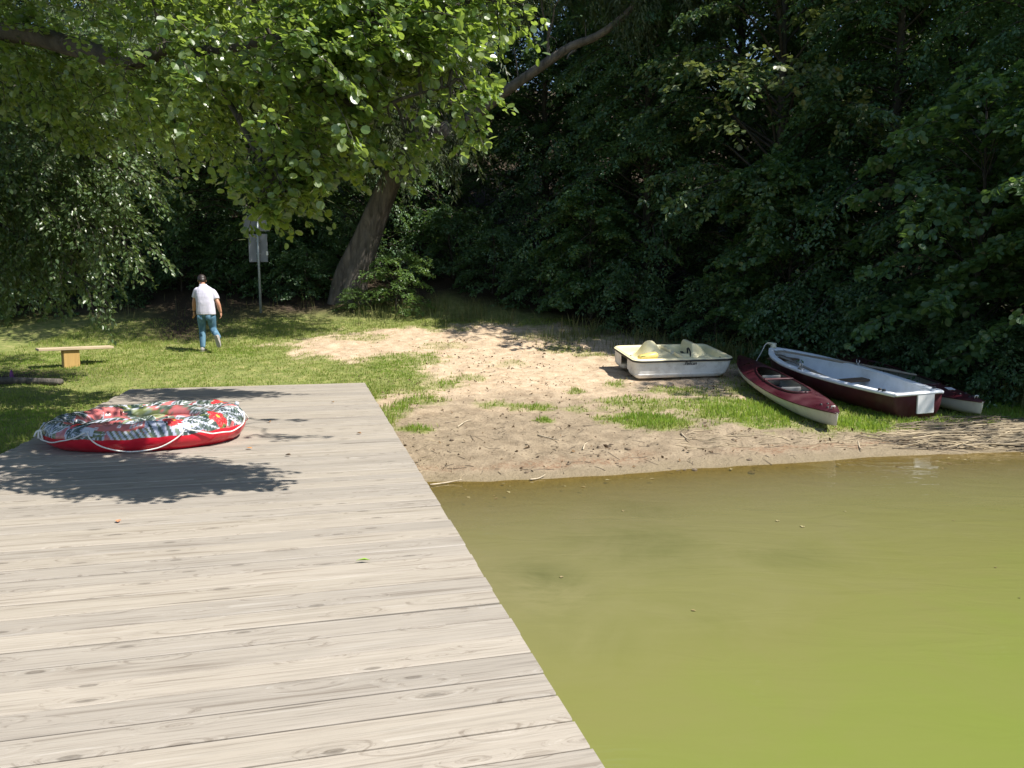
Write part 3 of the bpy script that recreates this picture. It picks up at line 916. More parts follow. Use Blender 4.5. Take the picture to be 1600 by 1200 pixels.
aroot = empty("alder_tree", "big round leaved alder whose bright green boughs hang over the jetty and the inflatable", "tree", (-8.6, 7.7, gz1(-8.6, 7.7)))
A0 = Vector(aroot.location)
mb = MB()
v, f, TP = tapered([(0, 0, -.4), (.15, 0, 1.6), (.05, .1, 3.6), (.5, 0, 6.0), (.8, .2, 8.5)], .30, .06, 20, 14, 1, .5, .06, 3)
mb.add(v, f)
def limb(pts, r0, r1):
    v, f, P = tapered([Vector(p) - A0 for p in pts], r0, r1, 22, 8, .8, 0, .08, len(pts))
    mb.add(v, f)
    return [p + A0 for p in P]
limbs = []
def pv(px, py, y): return Vector(at_y(px, py, y))
limbs += limb([A0 + Vector((.1, 0, 2.9)), pv(-60, 62, 7.4), pv(100, 70, 7.1), pv(190, 96, 6.9), pv(235, 88, 6.8), pv(262, 74, 6.8), pv(330, 80, 6.7), pv(430, 60, 6.2), pv(560, 40, 5.8), pv(700, 30, 5.5)], .115, .018)
limbs += limb([A0 + Vector((.2, .1, 4.2)), Vector((-6.2, 8.4, 5.4)), Vector((-4, 9.6, 5.4)), Vector((-2.4, 10.5, 5.3)), Vector((-.9, 10.6, 5.0))], .10, .015)
limbs += limb([Vector((-3.6, 9.3, 5.4)), Vector((-2.0, 8.6, 5.6)), Vector((-.6, 8.0, 5.5)), Vector((.6, 7.4, 5.3))], .035, .006)
limbs += limb([Vector((-5.0, 9.0, 5.4)), Vector((-3.6, 9.3, 5.4)), Vector((-2.4, 9.4, 5.3)), Vector((-1.0, 9.8, 5.2))], .04, .008)
limbs += limb([pv(300, 78, 6.75), pv(340, 130, 6.2), pv(375, 190, 5.8), pv(400, 240, 5.6), pv(430, 300, 5.5)], .035, .008)
limbs += limb([pv(430, 60, 6.2), pv(500, 130, 5.6), pv(570, 170, 5.5), pv(640, 150, 5.4), pv(700, 135, 5.4)], .03, .006)
limbs += limb([A0 + Vector((.2, .1, 4.6)), Vector((-7.4, 7.4, 6.4)), Vector((-5.4, 6.8, 6.0)), Vector((-4.2, 7.0, 5.8))], .08, .02)
LP = np.array([tuple(p) for p in limbs])
B, D, L = blob_sprays(ab, np.array([-7, 7.6, 4.2]), 112, .15, .34, rng, .8, .0, 460)
_g = fbm(B[:, 0] * 2.0 + B[:, 1] * .5, B[:, 2] * 2.6 + B[:, 1] * .3, 401, 2)      # the leaves hang in clumps with gaps
_k = (_g > .44) | (B[:, 2] > 5.0) | ((B[:, 0] > -1.15) & (_g > .30) & (B[:, 1] < 7))
B, D, L = B[_k], D[_k], L[_k]
for c, r in ab:      # a bough from the nearest limb into every clump
    i = int(np.argmin(((LP - c) ** 2).sum(1)))
    p0 = Vector(LP[i]) - A0; p1 = Vector(c) - A0
    mid = (p0 + p1) / 2 + Vector((0, 0, .08))
    mb.tube(bez([p0, mid, p1], 6), [.016 - .0018 * k for k in range(7)], 5, False)
v, f = twigs_geo(B - np.array(A0), D, L, .22, .0045, .0015, 3, 4)
mb.add(v.tolist(), f.tolist())
mb.build("trunk", M_BARK, aroot, True)
P, LD, U, S = sprays(B, D, L, 19, .36, .25, .12, .75, .055, rng, .35)
U = U + np.array([.28, -.18, 0])
leaves("crown", P - np.array(A0), LD, U, S, LEAF_ROUND, M_LEAF_ALDER, aroot)

# --- linden: drooping finer foliage at the left edge, behind the alder
rng = np.random.default_rng(31)
lb = px_blobs([(40, 200, 11.5, (1.2, 1.0, 1.0)), (130, 250, 11.2, (.8, .7, .6)), (50, 300, 11.3, (1.1, .9, .7)), (150, 330, 11.0, (.55, .5, .45)), (190, 275, 10.9, (.40, .35, .22)), (225, 278, 10.8, (.30, .25, .12)),
               (185, 355, 10.9, (.42, .4, .28)), (215, 385, 10.8, (.22, .2, .12)), (120, 390, 11.1, (.5, .45, .42)), (50, 380, 11.4, (.8, .6, .55)), (145, 440, 10.9, (.18, .18, .22)), (85, 430, 11.2, (.3, .3, .25)), (20, 420, 11.5, (.5, .4, .4)),
               (-80, 330, 11.5, (1.0, .9, 1.2)), (60, 110, 11.8, (1.4, 1.0, .8)), (-100, 150, 12, (1.6, 1.3, 1.2)), (190, 170, 11.6, (.7, .6, .6)), (240, 220, 11.5, (.35, .3, .25)), (120, 150, 13.2, (1.1, .6, .5)), (200, 110, 13.0, (.9, .6, .5)), (60, 210, 13.2, (1.1, .6, .5)), (10, 120, 12.8, (1.2, .8, .6)), (245, 150, 13.3, (.6, .5, .35)), (205, 195, 13.2, (.6, .45, .3)), (170, 150, 13.4, (.7, .5, .4)), (230, 90, 12.4, (.6, .5, .3))])
lroot = empty("linden_tree", "drooping linden with fine grey green leaves hanging at the left edge above the bench", "tree", (-11.6, 11.6, gz1(-11.6, 11.6)))
lb += [((-7.6, 15.0, 5.3), (.7, .5, .35)), ((-7.9, 14.2, 5.2), (.8, .5, .35))]  # extra clumps behind the alder, added to shade the ground by the bench
L0 = Vector(lroot.location)
mb = MB()
v, f, TP = tapered([(0, 0, -.4), (.1, 0, 2.5), (.3, .1, 5.5), (.4, 0, 9)], .28, .05, 18, 12, 1, .5, .05, 5)
mb.add(v, f)
lp2 = []
for pts, r0 in (([L0 + Vector((.1, 0, 4.6)), pv(-60, 120, 11.8), pv(60, 160, 11.5), pv(150, 230, 11.2), pv(215, 290, 10.9)], .075),
                ([L0 + Vector((.1, 0, 3.6)), pv(-80, 240, 11.6), pv(30, 290, 11.4), pv(120, 340, 11.1), pv(190, 380, 10.9)], .06),
                ([L0 + Vector((.1, 0, 3.0)), pv(-70, 330, 11.6), pv(30, 370, 11.4), pv(90, 410, 11.2), pv(148, 450, 10.9)], .05)):
    v, f, P = tapered([Vector(p) - L0 for p in pts], r0, .008, 18, 7, .8, 0, .05, 2)
    mb.add(v, f); lp2 += [p + L0 for p in P]
lp2 = np.array([tuple(p) for p in lp2])
B, D, L = blob_sprays(lb, np.array([-11, 11.5, 4]), 85, .28, .55, rng, .6, .2, 330)
D[:, 2] -= .35
for c, r in lb:
    i = int(np.argmin(((lp2 - c) ** 2).sum(1)))
    p0 = Vector(lp2[i]) - L0; p1 = Vector(c) - L0
    mb.tube(bez([p0, (p0 + p1) / 2 + Vector((0, 0, .08)), p1], 6), [.014 - .0017 * k for k in range(7)], 4, False)
v, f = twigs_geo(B - np.array(L0), D, L, .35, .004, .0015, 3, 3)
mb.add(v.tolist(), f.tolist())
mb.build("trunk", M_BARK, lroot, True)
P, LD, U, S = sprays(B, D, L, 26, .30, .38, .12, .5, .068, rng, .45)
leaves("crown", P - np.array(L0), LD, U, S, LEAF_OVAL, M_LEAF_LINDEN, lroot)

# --- old leaning willow
rng = np.random.default_rng(41)
WB = at_y(545, 462, 23.4); WB[2] = gz1(WB[0], WB[1])
wroot = empty("willow_tree", "old leaning willow with thick grooved trunk and long bare limb slanting up right", "tree", tuple(WB))
W0 = Vector(WB)
mb = MB()
tp = [W0 + Vector((0, 0, -.4)), pv(548, 440, 23.4), pv(572, 380, 23.4), pv(590, 330, 23.3), pv(612, 280, 23.2), pv(655, 232, 23.0), pv(705, 200, 22.8)]
v, f, TP = tapered([p - W0 for p in tp], .47, .24, 30, 26, 1.0, .5, .11, 9)
mb.add(v, f)
l1 = [pv(690, 212, 22.85), pv(745, 178, 22.6), pv(790, 143, 22.3), pv(840, 108, 22.0), pv(890, 74, 21.7), pv(935, 55, 21.4), pv(985, 15, 21.1), pv(1020, -40, 21)]
v, f, P1 = tapered([p - W0 for p in l1], .17, .075, 24, 14, 1.0, 0, .07, 4)
mb.add(v, f)
l2 = [pv(612, 280, 23.2), pv(640, 200, 23.5), pv(640, 110, 23.6), pv(655, 0, 23.7), pv(660, -90, 23.6)]
v, f, P2 = tapered([p - W0 for p in l2], .33, .10, 20, 12, 1.0, 0, .06, 6)
mb.add(v, f)
l3 = [pv(640, 170, 23.5), pv(560, 90, 23.2), pv(480, 30, 22.6), pv(400, -40, 22)]
v, f, P3 = tapered([p - W0 for p in l3], .18, .05, 16, 10, 1.0, 0, .06, 7)
mb.add(v, f)
l4 = [pv(640, 90, 23.6), pv(700, 20, 22.8), pv(760, -60, 22), pv(800, -150, 21.4)]
v, f, P4 = tapered([p - W0 for p in l4], .16, .05, 16, 10, 1.0, 0, .06, 8)
mb.add(v, f)
for pts, r in (([pv(857, 95, 21.9), pv(856, 62, 21.9), pv(857, 48, 21.8), pv(848, 20, 21.7), pv(846, -20, 21.7)], .05),
               ([pv(856, 58, 21.9), pv(864, 30, 21.8), pv(867, 10, 21.7), pv(884, -12, 21.7)], .035),
               ([pv(810, 122, 22.2), pv(807, 100, 22.2), pv(803, 76, 22.2)], .026), ([pv(857, 56, 21.9), pv(866, 60, 21.8), pv(870, 68, 21.7)], .018),
               ([pv(915, 62, 21.6), pv(915, 48, 21.6), pv(914, 35, 21.6)], .02), ([pv(900, 78, 21.7), pv(890, 84, 21.6), pv(886, 92, 21.5)], .04)):
    v, f, P = tapered([p - W0 for p in pts], r, r * .4, 8, 6)
    mb.add(v, f)
wb = px_blobs([(690, 200, 22.2, (.55, .5, .35)), (650, 215, 22.2, (.7, .5, .45)), (720, 225, 22.2, (.5, .4, .3)), (680, 235, 22.2, (.7, .4, .4)), (735, 205, 22.2, (.25, .3, .25)), (640, 190, 22.2, (.6, .4, .4)), (600, 210, 22.6, (1.0, .8, .8)), (660, 120, 23.2, (1.2, 1.0, 1.0)), (540, 140, 22.8, (1.4, 1.1, 1.2)), (460, 100, 22.2, (1.3, 1.1, 1.3)), (400, 60, 22, (1.5, 1.2, 1.2)),
               (640, 20, 23.6, (1.8, 1.4, 1.2)), (520, 0, 22.6, (1.8, 1.4, 1.2)), (760, -60, 22, (1.6, 1.3, 1.0)), (985, 0, 21.6, (.7, .6, .5)), (972, 30, 20.9, (.5, .4, .4)), (930, -30, 21.9, (.8, .6, .5)), (1040, -40, 21, (1.4, 1.1, 1.0)), (900, -110, 21.5, (1.8, 1.5, 1.0)), 
               (640, -160, 23, (2.4, 2, 1.4)), (420, -100, 22, (2.2, 1.8, 1.3)), (300, -40, 21.6, (1.8, 1.5, 1.3)), (240, 40, 21.4, (1.4, 1.2, 1.2)), (550, 60, 20.8, (1.2, .9, .9))])
wb += [((-3.0, 19.2, 8.0), (2.2, 1.0, .9)), ((-6.0, 19.4, 8.0), (2.2, 1.0, .9)), ((-9.0, 19.2, 8.2), (2.0, 1.0, .9)), ((-4.5, 20.4, 7.2), (2.2, .8, .7)), ((-8.0, 20.4, 7.0), (2.0, .8, .7)), ((-4.0, 18.0, 7.3), (1.6, .7, .6)), ((-2.0, 18.6, 7.6), (1.4, .7, .6)), ((-6.4, 18.0, 7.4), (1.5, .8, .7)), ((-8.6, 18.4, 7.4), (1.5, .8, .8)), ((-4.5, 20.6, 8.5), (1.6, 1.0, 1.0)), ((-7.4, 20.4, 8.6), (1.7, 1.1, 1.1))]  # extra clumps hidden by the alder, added to shade path and forest floor
B, D, L = blob_sprays(wb, np.array([-3.5, 23.2, 6]), 22, .5, 1.1, rng, .35, .15, 170)
D[:, 2] -= .8
P, LD, U, S = sprays(B, D, L, 44, .26, .45, .1, .7, .15, rng, .7)
mb.build("trunk", M_BARK_OLD, wroot, True)
leaves("crown", P - np.array(W0), LD, U, S, LEAF_NARROW, M_LEAF_WILLOW, wroot)

# clusters of yellowish leaves set on the maple's crown
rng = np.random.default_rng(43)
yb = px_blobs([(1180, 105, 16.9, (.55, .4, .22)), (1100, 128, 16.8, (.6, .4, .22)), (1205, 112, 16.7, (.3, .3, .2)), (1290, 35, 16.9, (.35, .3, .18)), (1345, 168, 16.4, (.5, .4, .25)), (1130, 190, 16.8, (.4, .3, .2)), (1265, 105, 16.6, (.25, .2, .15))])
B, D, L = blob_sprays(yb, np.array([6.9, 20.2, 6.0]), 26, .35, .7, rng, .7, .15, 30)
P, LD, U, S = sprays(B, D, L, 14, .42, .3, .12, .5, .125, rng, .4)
yo = leaves("yellow_leaves", P, LD, U, S, LEAF_ROUND, leaf_mat("yellowish_leaves", [(.08, .115, .03), (.12, .135, .036), (.07, .11, .03), (.10, .125, .034)], (.18, .22, .05), .34, .45, .6), yellow_maple)
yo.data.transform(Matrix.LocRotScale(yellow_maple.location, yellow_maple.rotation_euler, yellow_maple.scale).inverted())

# ------------------------------------------------------------------ grass and litter
def blades(name, n, region, dens, hmin, hmax, wid, mat, lean=.6, rng=RNG):
    x0, x1, y0, y1 = region
    V = []
    x = x0 + (x1 - x0) * rng.random(n); y = y0 + (y1 - y0) * rng.random(n)
    d, hs = dens(x, y)
    k = rng.random(n) < d
    x, y, hs = x[k], y[k], hs[k]
    z = gz(x, y)
    m = len(x)
    h = (hmin + (hmax - hmin) * rng.random(m) ** 1.5) * hs
    az = rng.random(m) * 6.283; ln = lean * rng.random(m) * h
    laz = rng.random(m) * 6.283
    w2 = wid * (.6 + .8 * rng.random(m)) * .5
    b = np.stack([x, y, z - .01], -1)
    s = np.stack([np.cos(az) * w2, np.sin(az) * w2, np.zeros(m)], -1)
    md = b + np.stack([np.cos(laz) * ln * .3, np.sin(laz) * ln * .3, h * .6], -1)
    tp = b + np.stack([np.cos(laz) * ln, np.sin(laz) * ln, h], -1)
    V = np.stack([b - s, b + s, md + s * .7, md - s * .7, tp], 1).reshape(-1, 3)
    q = np.arange(m)[:, None] * 5
    F = np.concatenate([q + np.array([0, 1, 2]), q + np.array([0, 2, 3]), q + np.array([3, 2, 4])])
    return link_mesh(name, V, F, mat, None, False)

M_GRASS = leaf_mat("grass_blades", [(.14, .225, .036), (.20, .285, .05), (.28, .285, .085), (.16, .26, .04), (.36, .32, .13), (.21, .285, .055)], (.38, .46, .08), .38, .6, .25)
M_GRASS_LUSH = leaf_mat("lush_grass_blades", [(.12, .22, .03), (.17, .28, .036), (.23, .31, .05), (.14, .24, .03)], (.42, .58, .07), .40, .55, .3)
M_GRASS_TALL = leaf_mat("tall_grass_blades", [(.08, .11, .03), (.14, .15, .05), (.20, .18, .08), (.09, .13, .03)], (.2, .24, .06), .3, .6, .3)

def d_turf(x, y):
    g = grass_mask(x, y)
    bare = fbm(x * .9, y * .9, 123) - .5
    d = g * np.clip(.72 + bare * 1.6, .08, 1) * (1 - .85 * litter_mask(x, y))
    u, v = jetty_uv(x, y)
    d = np.where((u < .03) & (u > -J_W - .05) & (v < .04), 0, d)
    h = .75 + 1.1 * np.clip(fbm(x * .6, y * .6, 127) - .38, 0, 1) + .6 * sstep(.35, .02, np.abs(u)) * (v < .3)
    return d * (gz(x, y, False) > WATER_Z + .07), h
tag(blades("grass", 420000, (-11.5, 9.5, 5.2, 21.5), d_turf, .025, .085, .013, M_GRASS, rng=np.random.default_rng(51)), kind="stuff")

def d_lush(x, y):
    d, _ = d_turf(x, y)
    p = np.zeros_like(x)
    for cx, cy, rx, ry, s in PATCH:
        q = np.hypot((x - cx) / rx, (y - cy) / ry)
        p = np.maximum(p, s * sstep(1.1, .5, q))
    l = np.maximum(p * (y < 14.5), sstep(.5, .62, fbm(x * .5, y * .5, 131)) * (x < -1.5) * .6)
    return d * l, .8 + .8 * p
tag(blades("lush_grass", 420000, (-11.5, 9.5, 7.5, 18), d_lush, .025, .075, .013, M_GRASS_LUSH, rng=np.random.default_rng(52)), kind="stuff")

def d_tall(x, y):
    edge = np.interp(x, [-30, -8, -4, -2, 0, 3, 5.3, 6.7, 7.8, 14], [22, 22, 22.3, 22.2, 20.6, 18.3, 16.6, 14.6, 11.9, 10.8])
    e = np.exp(-((y - edge) / 1.1) ** 2)
    d = e * sstep(.35, .6, fbm(x * .8, y * .8, 141)) * np.where(x < -4.5, .08, 1.0)
    return d * (gz(x, y, False) > WATER_Z + .16), .5 + e * .8
tag(blades("tall_grass", 70000, (-14, 12, 9.6, 25), d_tall, .15, .55, .014, M_GRASS_TALL, .7, rng=np.random.default_rng(53)), kind="stuff")

# ------------------------------------------------------------------ boats
M_MAROON = plain("maroon_gelcoat", (.052, .008, .015), .36, .2, 3, .02, .6, (.16, .08, .08), 1.6, .4)
M_MAROON_DULL = plain("maroon_hull_paint", (.060, .009, .017), .42, .25, 4, .08, .4, (.13, .09, .08), 3.0, .4)
M_HULLWHITE = plain("off_white_hull", (.60, .58, .50), .45, .08, 4, .06, .4, (.30, .27, .2), 3.5, .55)
M_BOATWHITE = plain("white_boat_interior", (.80, .83, .86), .40, .05, 3, .04, .5, (.42, .42, .38), 2.2, .35)
M_SEATGREY = plain("worn_grey_seat", (.26, .26, .25), .5, .15, 5, .06, .4, (.16, .15, .13), 4, .5)
M_GREYIN = plain("grey_boat_inside", (.16, .16, .15), .6, .2, 5, .1, .3, (.08, .07, .05), 4, .6)
M_CREAM = plain("cream_plastic", (.80, .73, .46), .42, .07, 3, .04, .5, (.46, .38, .2), 3.0, .45)
M_PALECREAM = plain("pale_cream_plastic", (.74, .71, .55), .42, .06, 3, .04, .5, (.48, .43, .28), 3.5, .4)
M_PBHULL = plain("scuffed_white_plastic", (.76, .76, .74), .5, .08, 3, .05, .4, (.33, .30, .25), 5.0, .6)
M_BLACK = plain("black_rubber", (.02, .02, .022), .5, .2, 8)
M_YELLOW = plain("yellow_plastic", (.70, .55, .17), .4, .1, 5, .05, .5, (.5, .38, .1), 6, .4)
M_STEEL = plain("dull_steel", (.45, .45, .46), .4, .1, 10, metallic=.9)
M_WHITE = plain("white_paint", (.78, .78, .76), .5, .05, 4, .03, .4, (.5, .48, .42), 4, .4)
M_ROPE = plain("white_rope", (.74, .72, .68), .8, .1, 60, .3, .2)
M_OAR = wood_mat("grey_oar_wood", (.30, .26, .21), (.16, .13, .10), (.40, .36, .30), axis=0, grain=30, knots=False, island=False)
M_THWART = wood_mat("brown_thwart_wood", (.17, .115, .075), (.07, .05, .035), (.24, .18, .12), axis=1, grain=24, knots=False, island=False)
M_LETTER = plain("black_lettering", (.02, .02, .02), .5, .1, 9)
M_GREEN = plain("olive_sticker", (.16, .2, .06), .5, .15, 20)

def text_mesh(name, body, size, mat, parent, M, shear=.25, extrude=.0008):
    cu = bpy.data.curves.new("lettering_curve", 'FONT')
    cu.body = body; cu.size = size; cu.shear = shear; cu.extrude = extrude
    cu.align_x = 'CENTER'; cu.align_y = 'CENTER'; cu.offset = size * .02
    tmp = bpy.data.objects.new("lettering_tmp", cu)
    C.objects.link(tmp)
    dg = bpy.context.evaluated_depsgraph_get()
    me = bpy.data.meshes.new_from_object(tmp.evaluated_get(dg))
    bpy.data.objects.remove(tmp); bpy.data.curves.remove(cu)
    me.transform(M)
    me.materials.clear(); me.materials.append(mat)
    o = bpy.data.objects.new(name, me); C.objects.link(o); o.parent = parent
    return o

def frame_rot(xdir, updir):
    x = Vector(xdir).normalized(); z = Vector(updir); z = (z - x * z.dot(x)).normalized(); y = z.cross(x)
    return Matrix((x, y, z)).transposed().to_euler()

# ---- pedal boat: x from stern (0) to bow (L), y from near side (0) to far side (W)
PB_L, PB_W = 2.02, 1.42
pA = at_y(990, 596, 14.4); pB = at_y(1147, 591, 14.75)
pA[2] = gz1(*pA[:2]) + .0; pB[2] = gz1(*pB[:2]) + .0
pb = empty("pedal_boat", "small two seat pedal boat with cream deck on a scuffed white hull, on the sand", "pedal boat", tuple(pA + np.array([0, 0, .02])))
_x = Vector(pB - pA).normalized()
_y = Vector((-_x.y, _x.x, 0)); _y.z = .135
_up = _x.cross(_y.normalized())
pb.rotation_euler = frame_rot(_x, _up)
def rrect(L, W, rs, rb, inset, n=14):
    """rounded rectangle loop, counter clockwise, stern corners rs, bow corners rb"""
    out = []
    mids = [(0.0 + inset, W * .63), (0.0 + inset, W * .36)]
    for cx, cy, r, a0 in ((rs, rs, rs, 180), (L - rb, rb, rb, 270), (L - rb, W - rb, rb, 0), (rs, W - rs, rs, 90)):
        for k in range(n):
            a = math.radians(a0 + 90 * k / (n - 1))
            out.append((cx + (r - inset) * math.cos(a), cy + (r - inset) * math.sin(a)))
    return out + mids
def loft(loops, close_last=False, close_first=False):
    n = len(loops[0])
    v = [p for l in loops for p in l]
    f = []
    for i in range(len(loops) - 1):
        for j in range(n):
            f.append([i * n + j, i * n + (j + 1) % n, (i + 1) * n + (j + 1) % n, (i + 1) * n + j])
    if close_last: f.append([(len(loops) - 1) * n + j for j in range(n)])
    if close_first: f.append(list(range(n - 1, -1, -1)))
    return v, f
RIM = .37
# two pontoons joined by a bridge above the tunnel
def pb_loop(y0, y1, z, ins, bowcut, sterncut):
    l = rrect(PB_L - .06, y1 - y0, .11, .13, ins)
    return [(.03 + sterncut + x * (PB_L - .06 - bowcut - sterncut) / (PB_L - .06), y0 + y, z) for x, y in l]
for a, b in ((.02, .53), (.89, PB_W - .02)):
    hb = MB()
    hb.add(*loft([pb_loop(a, b, *q) for q in ((.0, .07, .22, .03), (.02, .03, .15, .012), (.07, .012, .09, .0), (.10, .008, .075, 0))], True, True))
    hb.build("pontoon", M_PBHULL, pb, True)
sk = [pb_loop(.02, PB_W - .02, *q) for q in ((.098, .008, .075, 0), (.2, .004, .03, 0), (RIM - .03, 0, 0, 0))]
v, f = loft(sk)
f = [q for q in f if not all(v[k][0] < .12 and .50 < v[k][1] < .92 for k in q)]
hb = MB(); hb.add(v, f); hb.build("hull_side", M_PBHULL, pb, True)
l0 = rrect(PB_L, PB_W, .16, .18, 0.0); l1 = rrect(PB_L, PB_W, .16, .18, -.012)
sb = MB()
v, f = loft([[(x, y, RIM - .045) for x, y in l0], [(x, y, RIM - .045) for x, y in l1], [(x, y, RIM - .012) for x, y in l1], [(x, y, RIM - .012) for x, y in l0]])
sb.add(v, f); sb.build("trim_strip", M_BLACK, pb, True)
# deck: one moulded height field
nu, nv = 150, 110
def smax(a, b, k=.05):
    h = np.clip(.5 + .5 * (a - b) / k, 0, 1)
    return b + (a - b) * h + k * h * (1 - h)
def box_d(x, y, x0, x1, y0, y1, r):
    qx = np.abs(x - (x0 + x1) / 2) - (x1 - x0) / 2 + r; qy = np.abs(y - (y0 + y1) / 2) - (y1 - y0) / 2 + r
    return np.hypot(np.maximum(qx, 0), np.maximum(qy, 0)) + np.minimum(np.maximum(qx, qy), 0) - r
def deck_h(x, y):
    wel = box_d(x, y, .07, PB_L - .09, .075, PB_W - .075, .13)
    base = RIM + .012
    floor = base - .25 * sstep(0.0, -.10, wel)
    h = floor
    # rear deck rising to the seat backs, then the drop into the foot wells
    rear = sstep(.30, .98, x) * sstep(1.03, 1.0, x) * sstep(.02, -.06, wel)
    h = smax(h, base - .25 + .20 * rear, .02)
    hump = np.exp(-np.abs((x - .66) / .21) ** 2.6 - np.abs((y - 1.02) / .25) ** 2.6) * sstep(0, -.06, wel)
    h = smax(h, base - .17 + .33 * hump, .03)
    # console on the far side with a steep face to the seats and a long slope to the bow
    con = sstep(1.40, 1.47, x) * (1 - .95 * sstep(1.5, 1.93, x)) * sstep(.40, .22, np.abs(y - 1.06))
    h = smax(h, base - .17 + .29 * con, .02)
    con2 = sstep(1.46, 1.55, x) * sstep(1.92, 1.6, x) * sstep(.34, .20, np.abs(y - .36))
    h = smax(h, base - .19 + .12 * con2, .02)
    ridge = sstep(.09, .05, np.abs(y - PB_W / 2)) * sstep(1.0, 1.05, x) * sstep(1.7, 1.5, x)
    h = smax(h, base - .19 + .13 * ridge, .02)
    return np.where(wel > 0, np.maximum(base, np.where(wel > .02, base, h)), h)
U = np.linspace(0, 1, nu); Vv = np.linspace(0, 1, nv)
# map the grid to the rounded outline so its edge is the rim
uu, vv = np.meshgrid(U, Vv, indexing='ij')
X = uu * PB_L; Y = vv * PB_W
rr = box_d(X, Y, 0, PB_L, 0, PB_W, .17)
cx0 = np.clip(X, .17, PB_L - .17); cy0 = np.clip(Y, .17, PB_W - .17)
dx, dy = X - cx0, Y - cy0; dl = np.hypot(dx, dy) + 1e-9
m_ = np.maximum(np.abs(dx), np.abs(dy))
X = cx0 + dx / dl * m_; Y = cy0 + dy / dl * m_
Z = deck_h(X, Y)
edge = box_d(X, Y, 0, PB_L, 0, PB_W, .17)
Z = Z - .025 * sstep(-.03, 0.0, edge) ** 2
dv = np.stack([X, Y, Z], -1).reshape(-1, 3).tolist()
df = grid_faces(nu, nv)
bl = [i * nv for i in range(nu)] + [(nu - 1) * nv + j for j in range(1, nv)] + [i * nv + nv - 1 for i in range(nu - 2, -1, -1)] + [j for j in range(nv - 2, 0, -1)]
b0 = len(dv)
for q in bl:
    dv.append([dv[q][0], dv[q][1], RIM - .012])
for k in range(len(bl)):
    k2 = (k + 1) % len(bl)
    df.append([bl[k2], bl[k], b0 + k, b0 + k2])
link_mesh("deck", dv, df, M_CREAM, pb, True)
# pale seat backs as separate mouldings
for y0, y1 in ((.12, .63), (.79, 1.30)):
    s = MB()
    s.box((1.035, (y0 + y1) / 2, RIM - .07), (.035, y1 - y0, .20), Matrix.Rotation(math.radians(-9), 3, 'Y'), .014)
    s.box((1.16, (y0 + y1) / 2, RIM - .125), (.26, y1 - y0 - .02, .05), None, .02)
    s.build("seat", M_PALECREAM, pb, True)
st = MB()
cx, cy, cz = 1.36, .73, RIM - .03
st.tube([(cx + .02, cy - .07, cz - .12), (cx + .02, cy - .075, cz + .02), (cx, cy - .05, cz + .075), (cx, cy, cz + .09), (cx, cy + .05, cz + .075), (cx + .02, cy + .075, cz + .02), (cx + .02, cy + .07, cz - .12)], .016, 8)
st.build("steering_handle", M_BLACK, pb, True)
for yy in (.36, 1.04):
    pd = MB()
    pd.tube([(1.40, yy - .16, RIM - .11), (1.40, yy + .16, RIM - .11)], .014, 8)
    for s in (-1, 1):
        pd.box((1.40 + .03 * s, yy + .1 * s, RIM - .105), (.09, .08, .025), None, .008)
        pd.tube([(1.40, yy + .1 * s, RIM - .11), (1.40 + .03 * s, yy + .1 * s, RIM - .105)], .012, 6)
    pd.build("pedal_crank", M_BLACK, pb, True)
for xx, yy in ((1.72, .05), (.06, .4)):
    lt = MB()
    lt.tube([(xx, yy, RIM + .0), (xx, yy, RIM + .022)], [.022, .018], 10)
    lt.build("cleat", M_BLACK, pb, True)
TX = Matrix.Translation((1.12, .0135, .285)) @ Matrix.Rotation(math.pi / 2, 4, 'X')
text_mesh("lettering", "Pelican", .088, M_LETTER, pb, TX, .35)
for c_, s_ in (((1.02, .014, .262), (.10, .004, .008)), ((1.27, .014, .336), (.08, .004, .007))):
    ul_ = MB(); ul_.box(c_, s_); ul_.build("lettering_swash", M_LETTER, pb)
# yellow bailer jug lying in the stern
pbM = Matrix.Translation(pb.location) @ pb.rotation_euler.to_matrix().to_4x4()
jl = pbM @ Vector((.22, .36, RIM - .03))
jug = empty("plastic_jug", "yellow plastic jug lying in the pedal boat's stern", "jug", tuple(jl), tuple(pb.rotation_euler))
j = MB()
j.box((.17, .0, .02), (.40, .15, .13), Matrix.Rotation(math.radians(-8), 3, 'Y') @ Matrix.Rotation(math.radians(6), 3, 'Z'), .035)
j.build("body", M_YELLOW, jug, True)
j = MB(); j.tube([(.10, -.03, -.05), (.17, -.06, -.075), (.24, -.03, -.05)], .022, 8); j.build("handle", M_YELLOW, jug, True)
j = MB(); j.box((.05, -.079, .02), (.09, .006, .07), Matrix.Rotation(math.radians(6), 3, 'Z')); j.build("sticker", M_GREEN, jug)

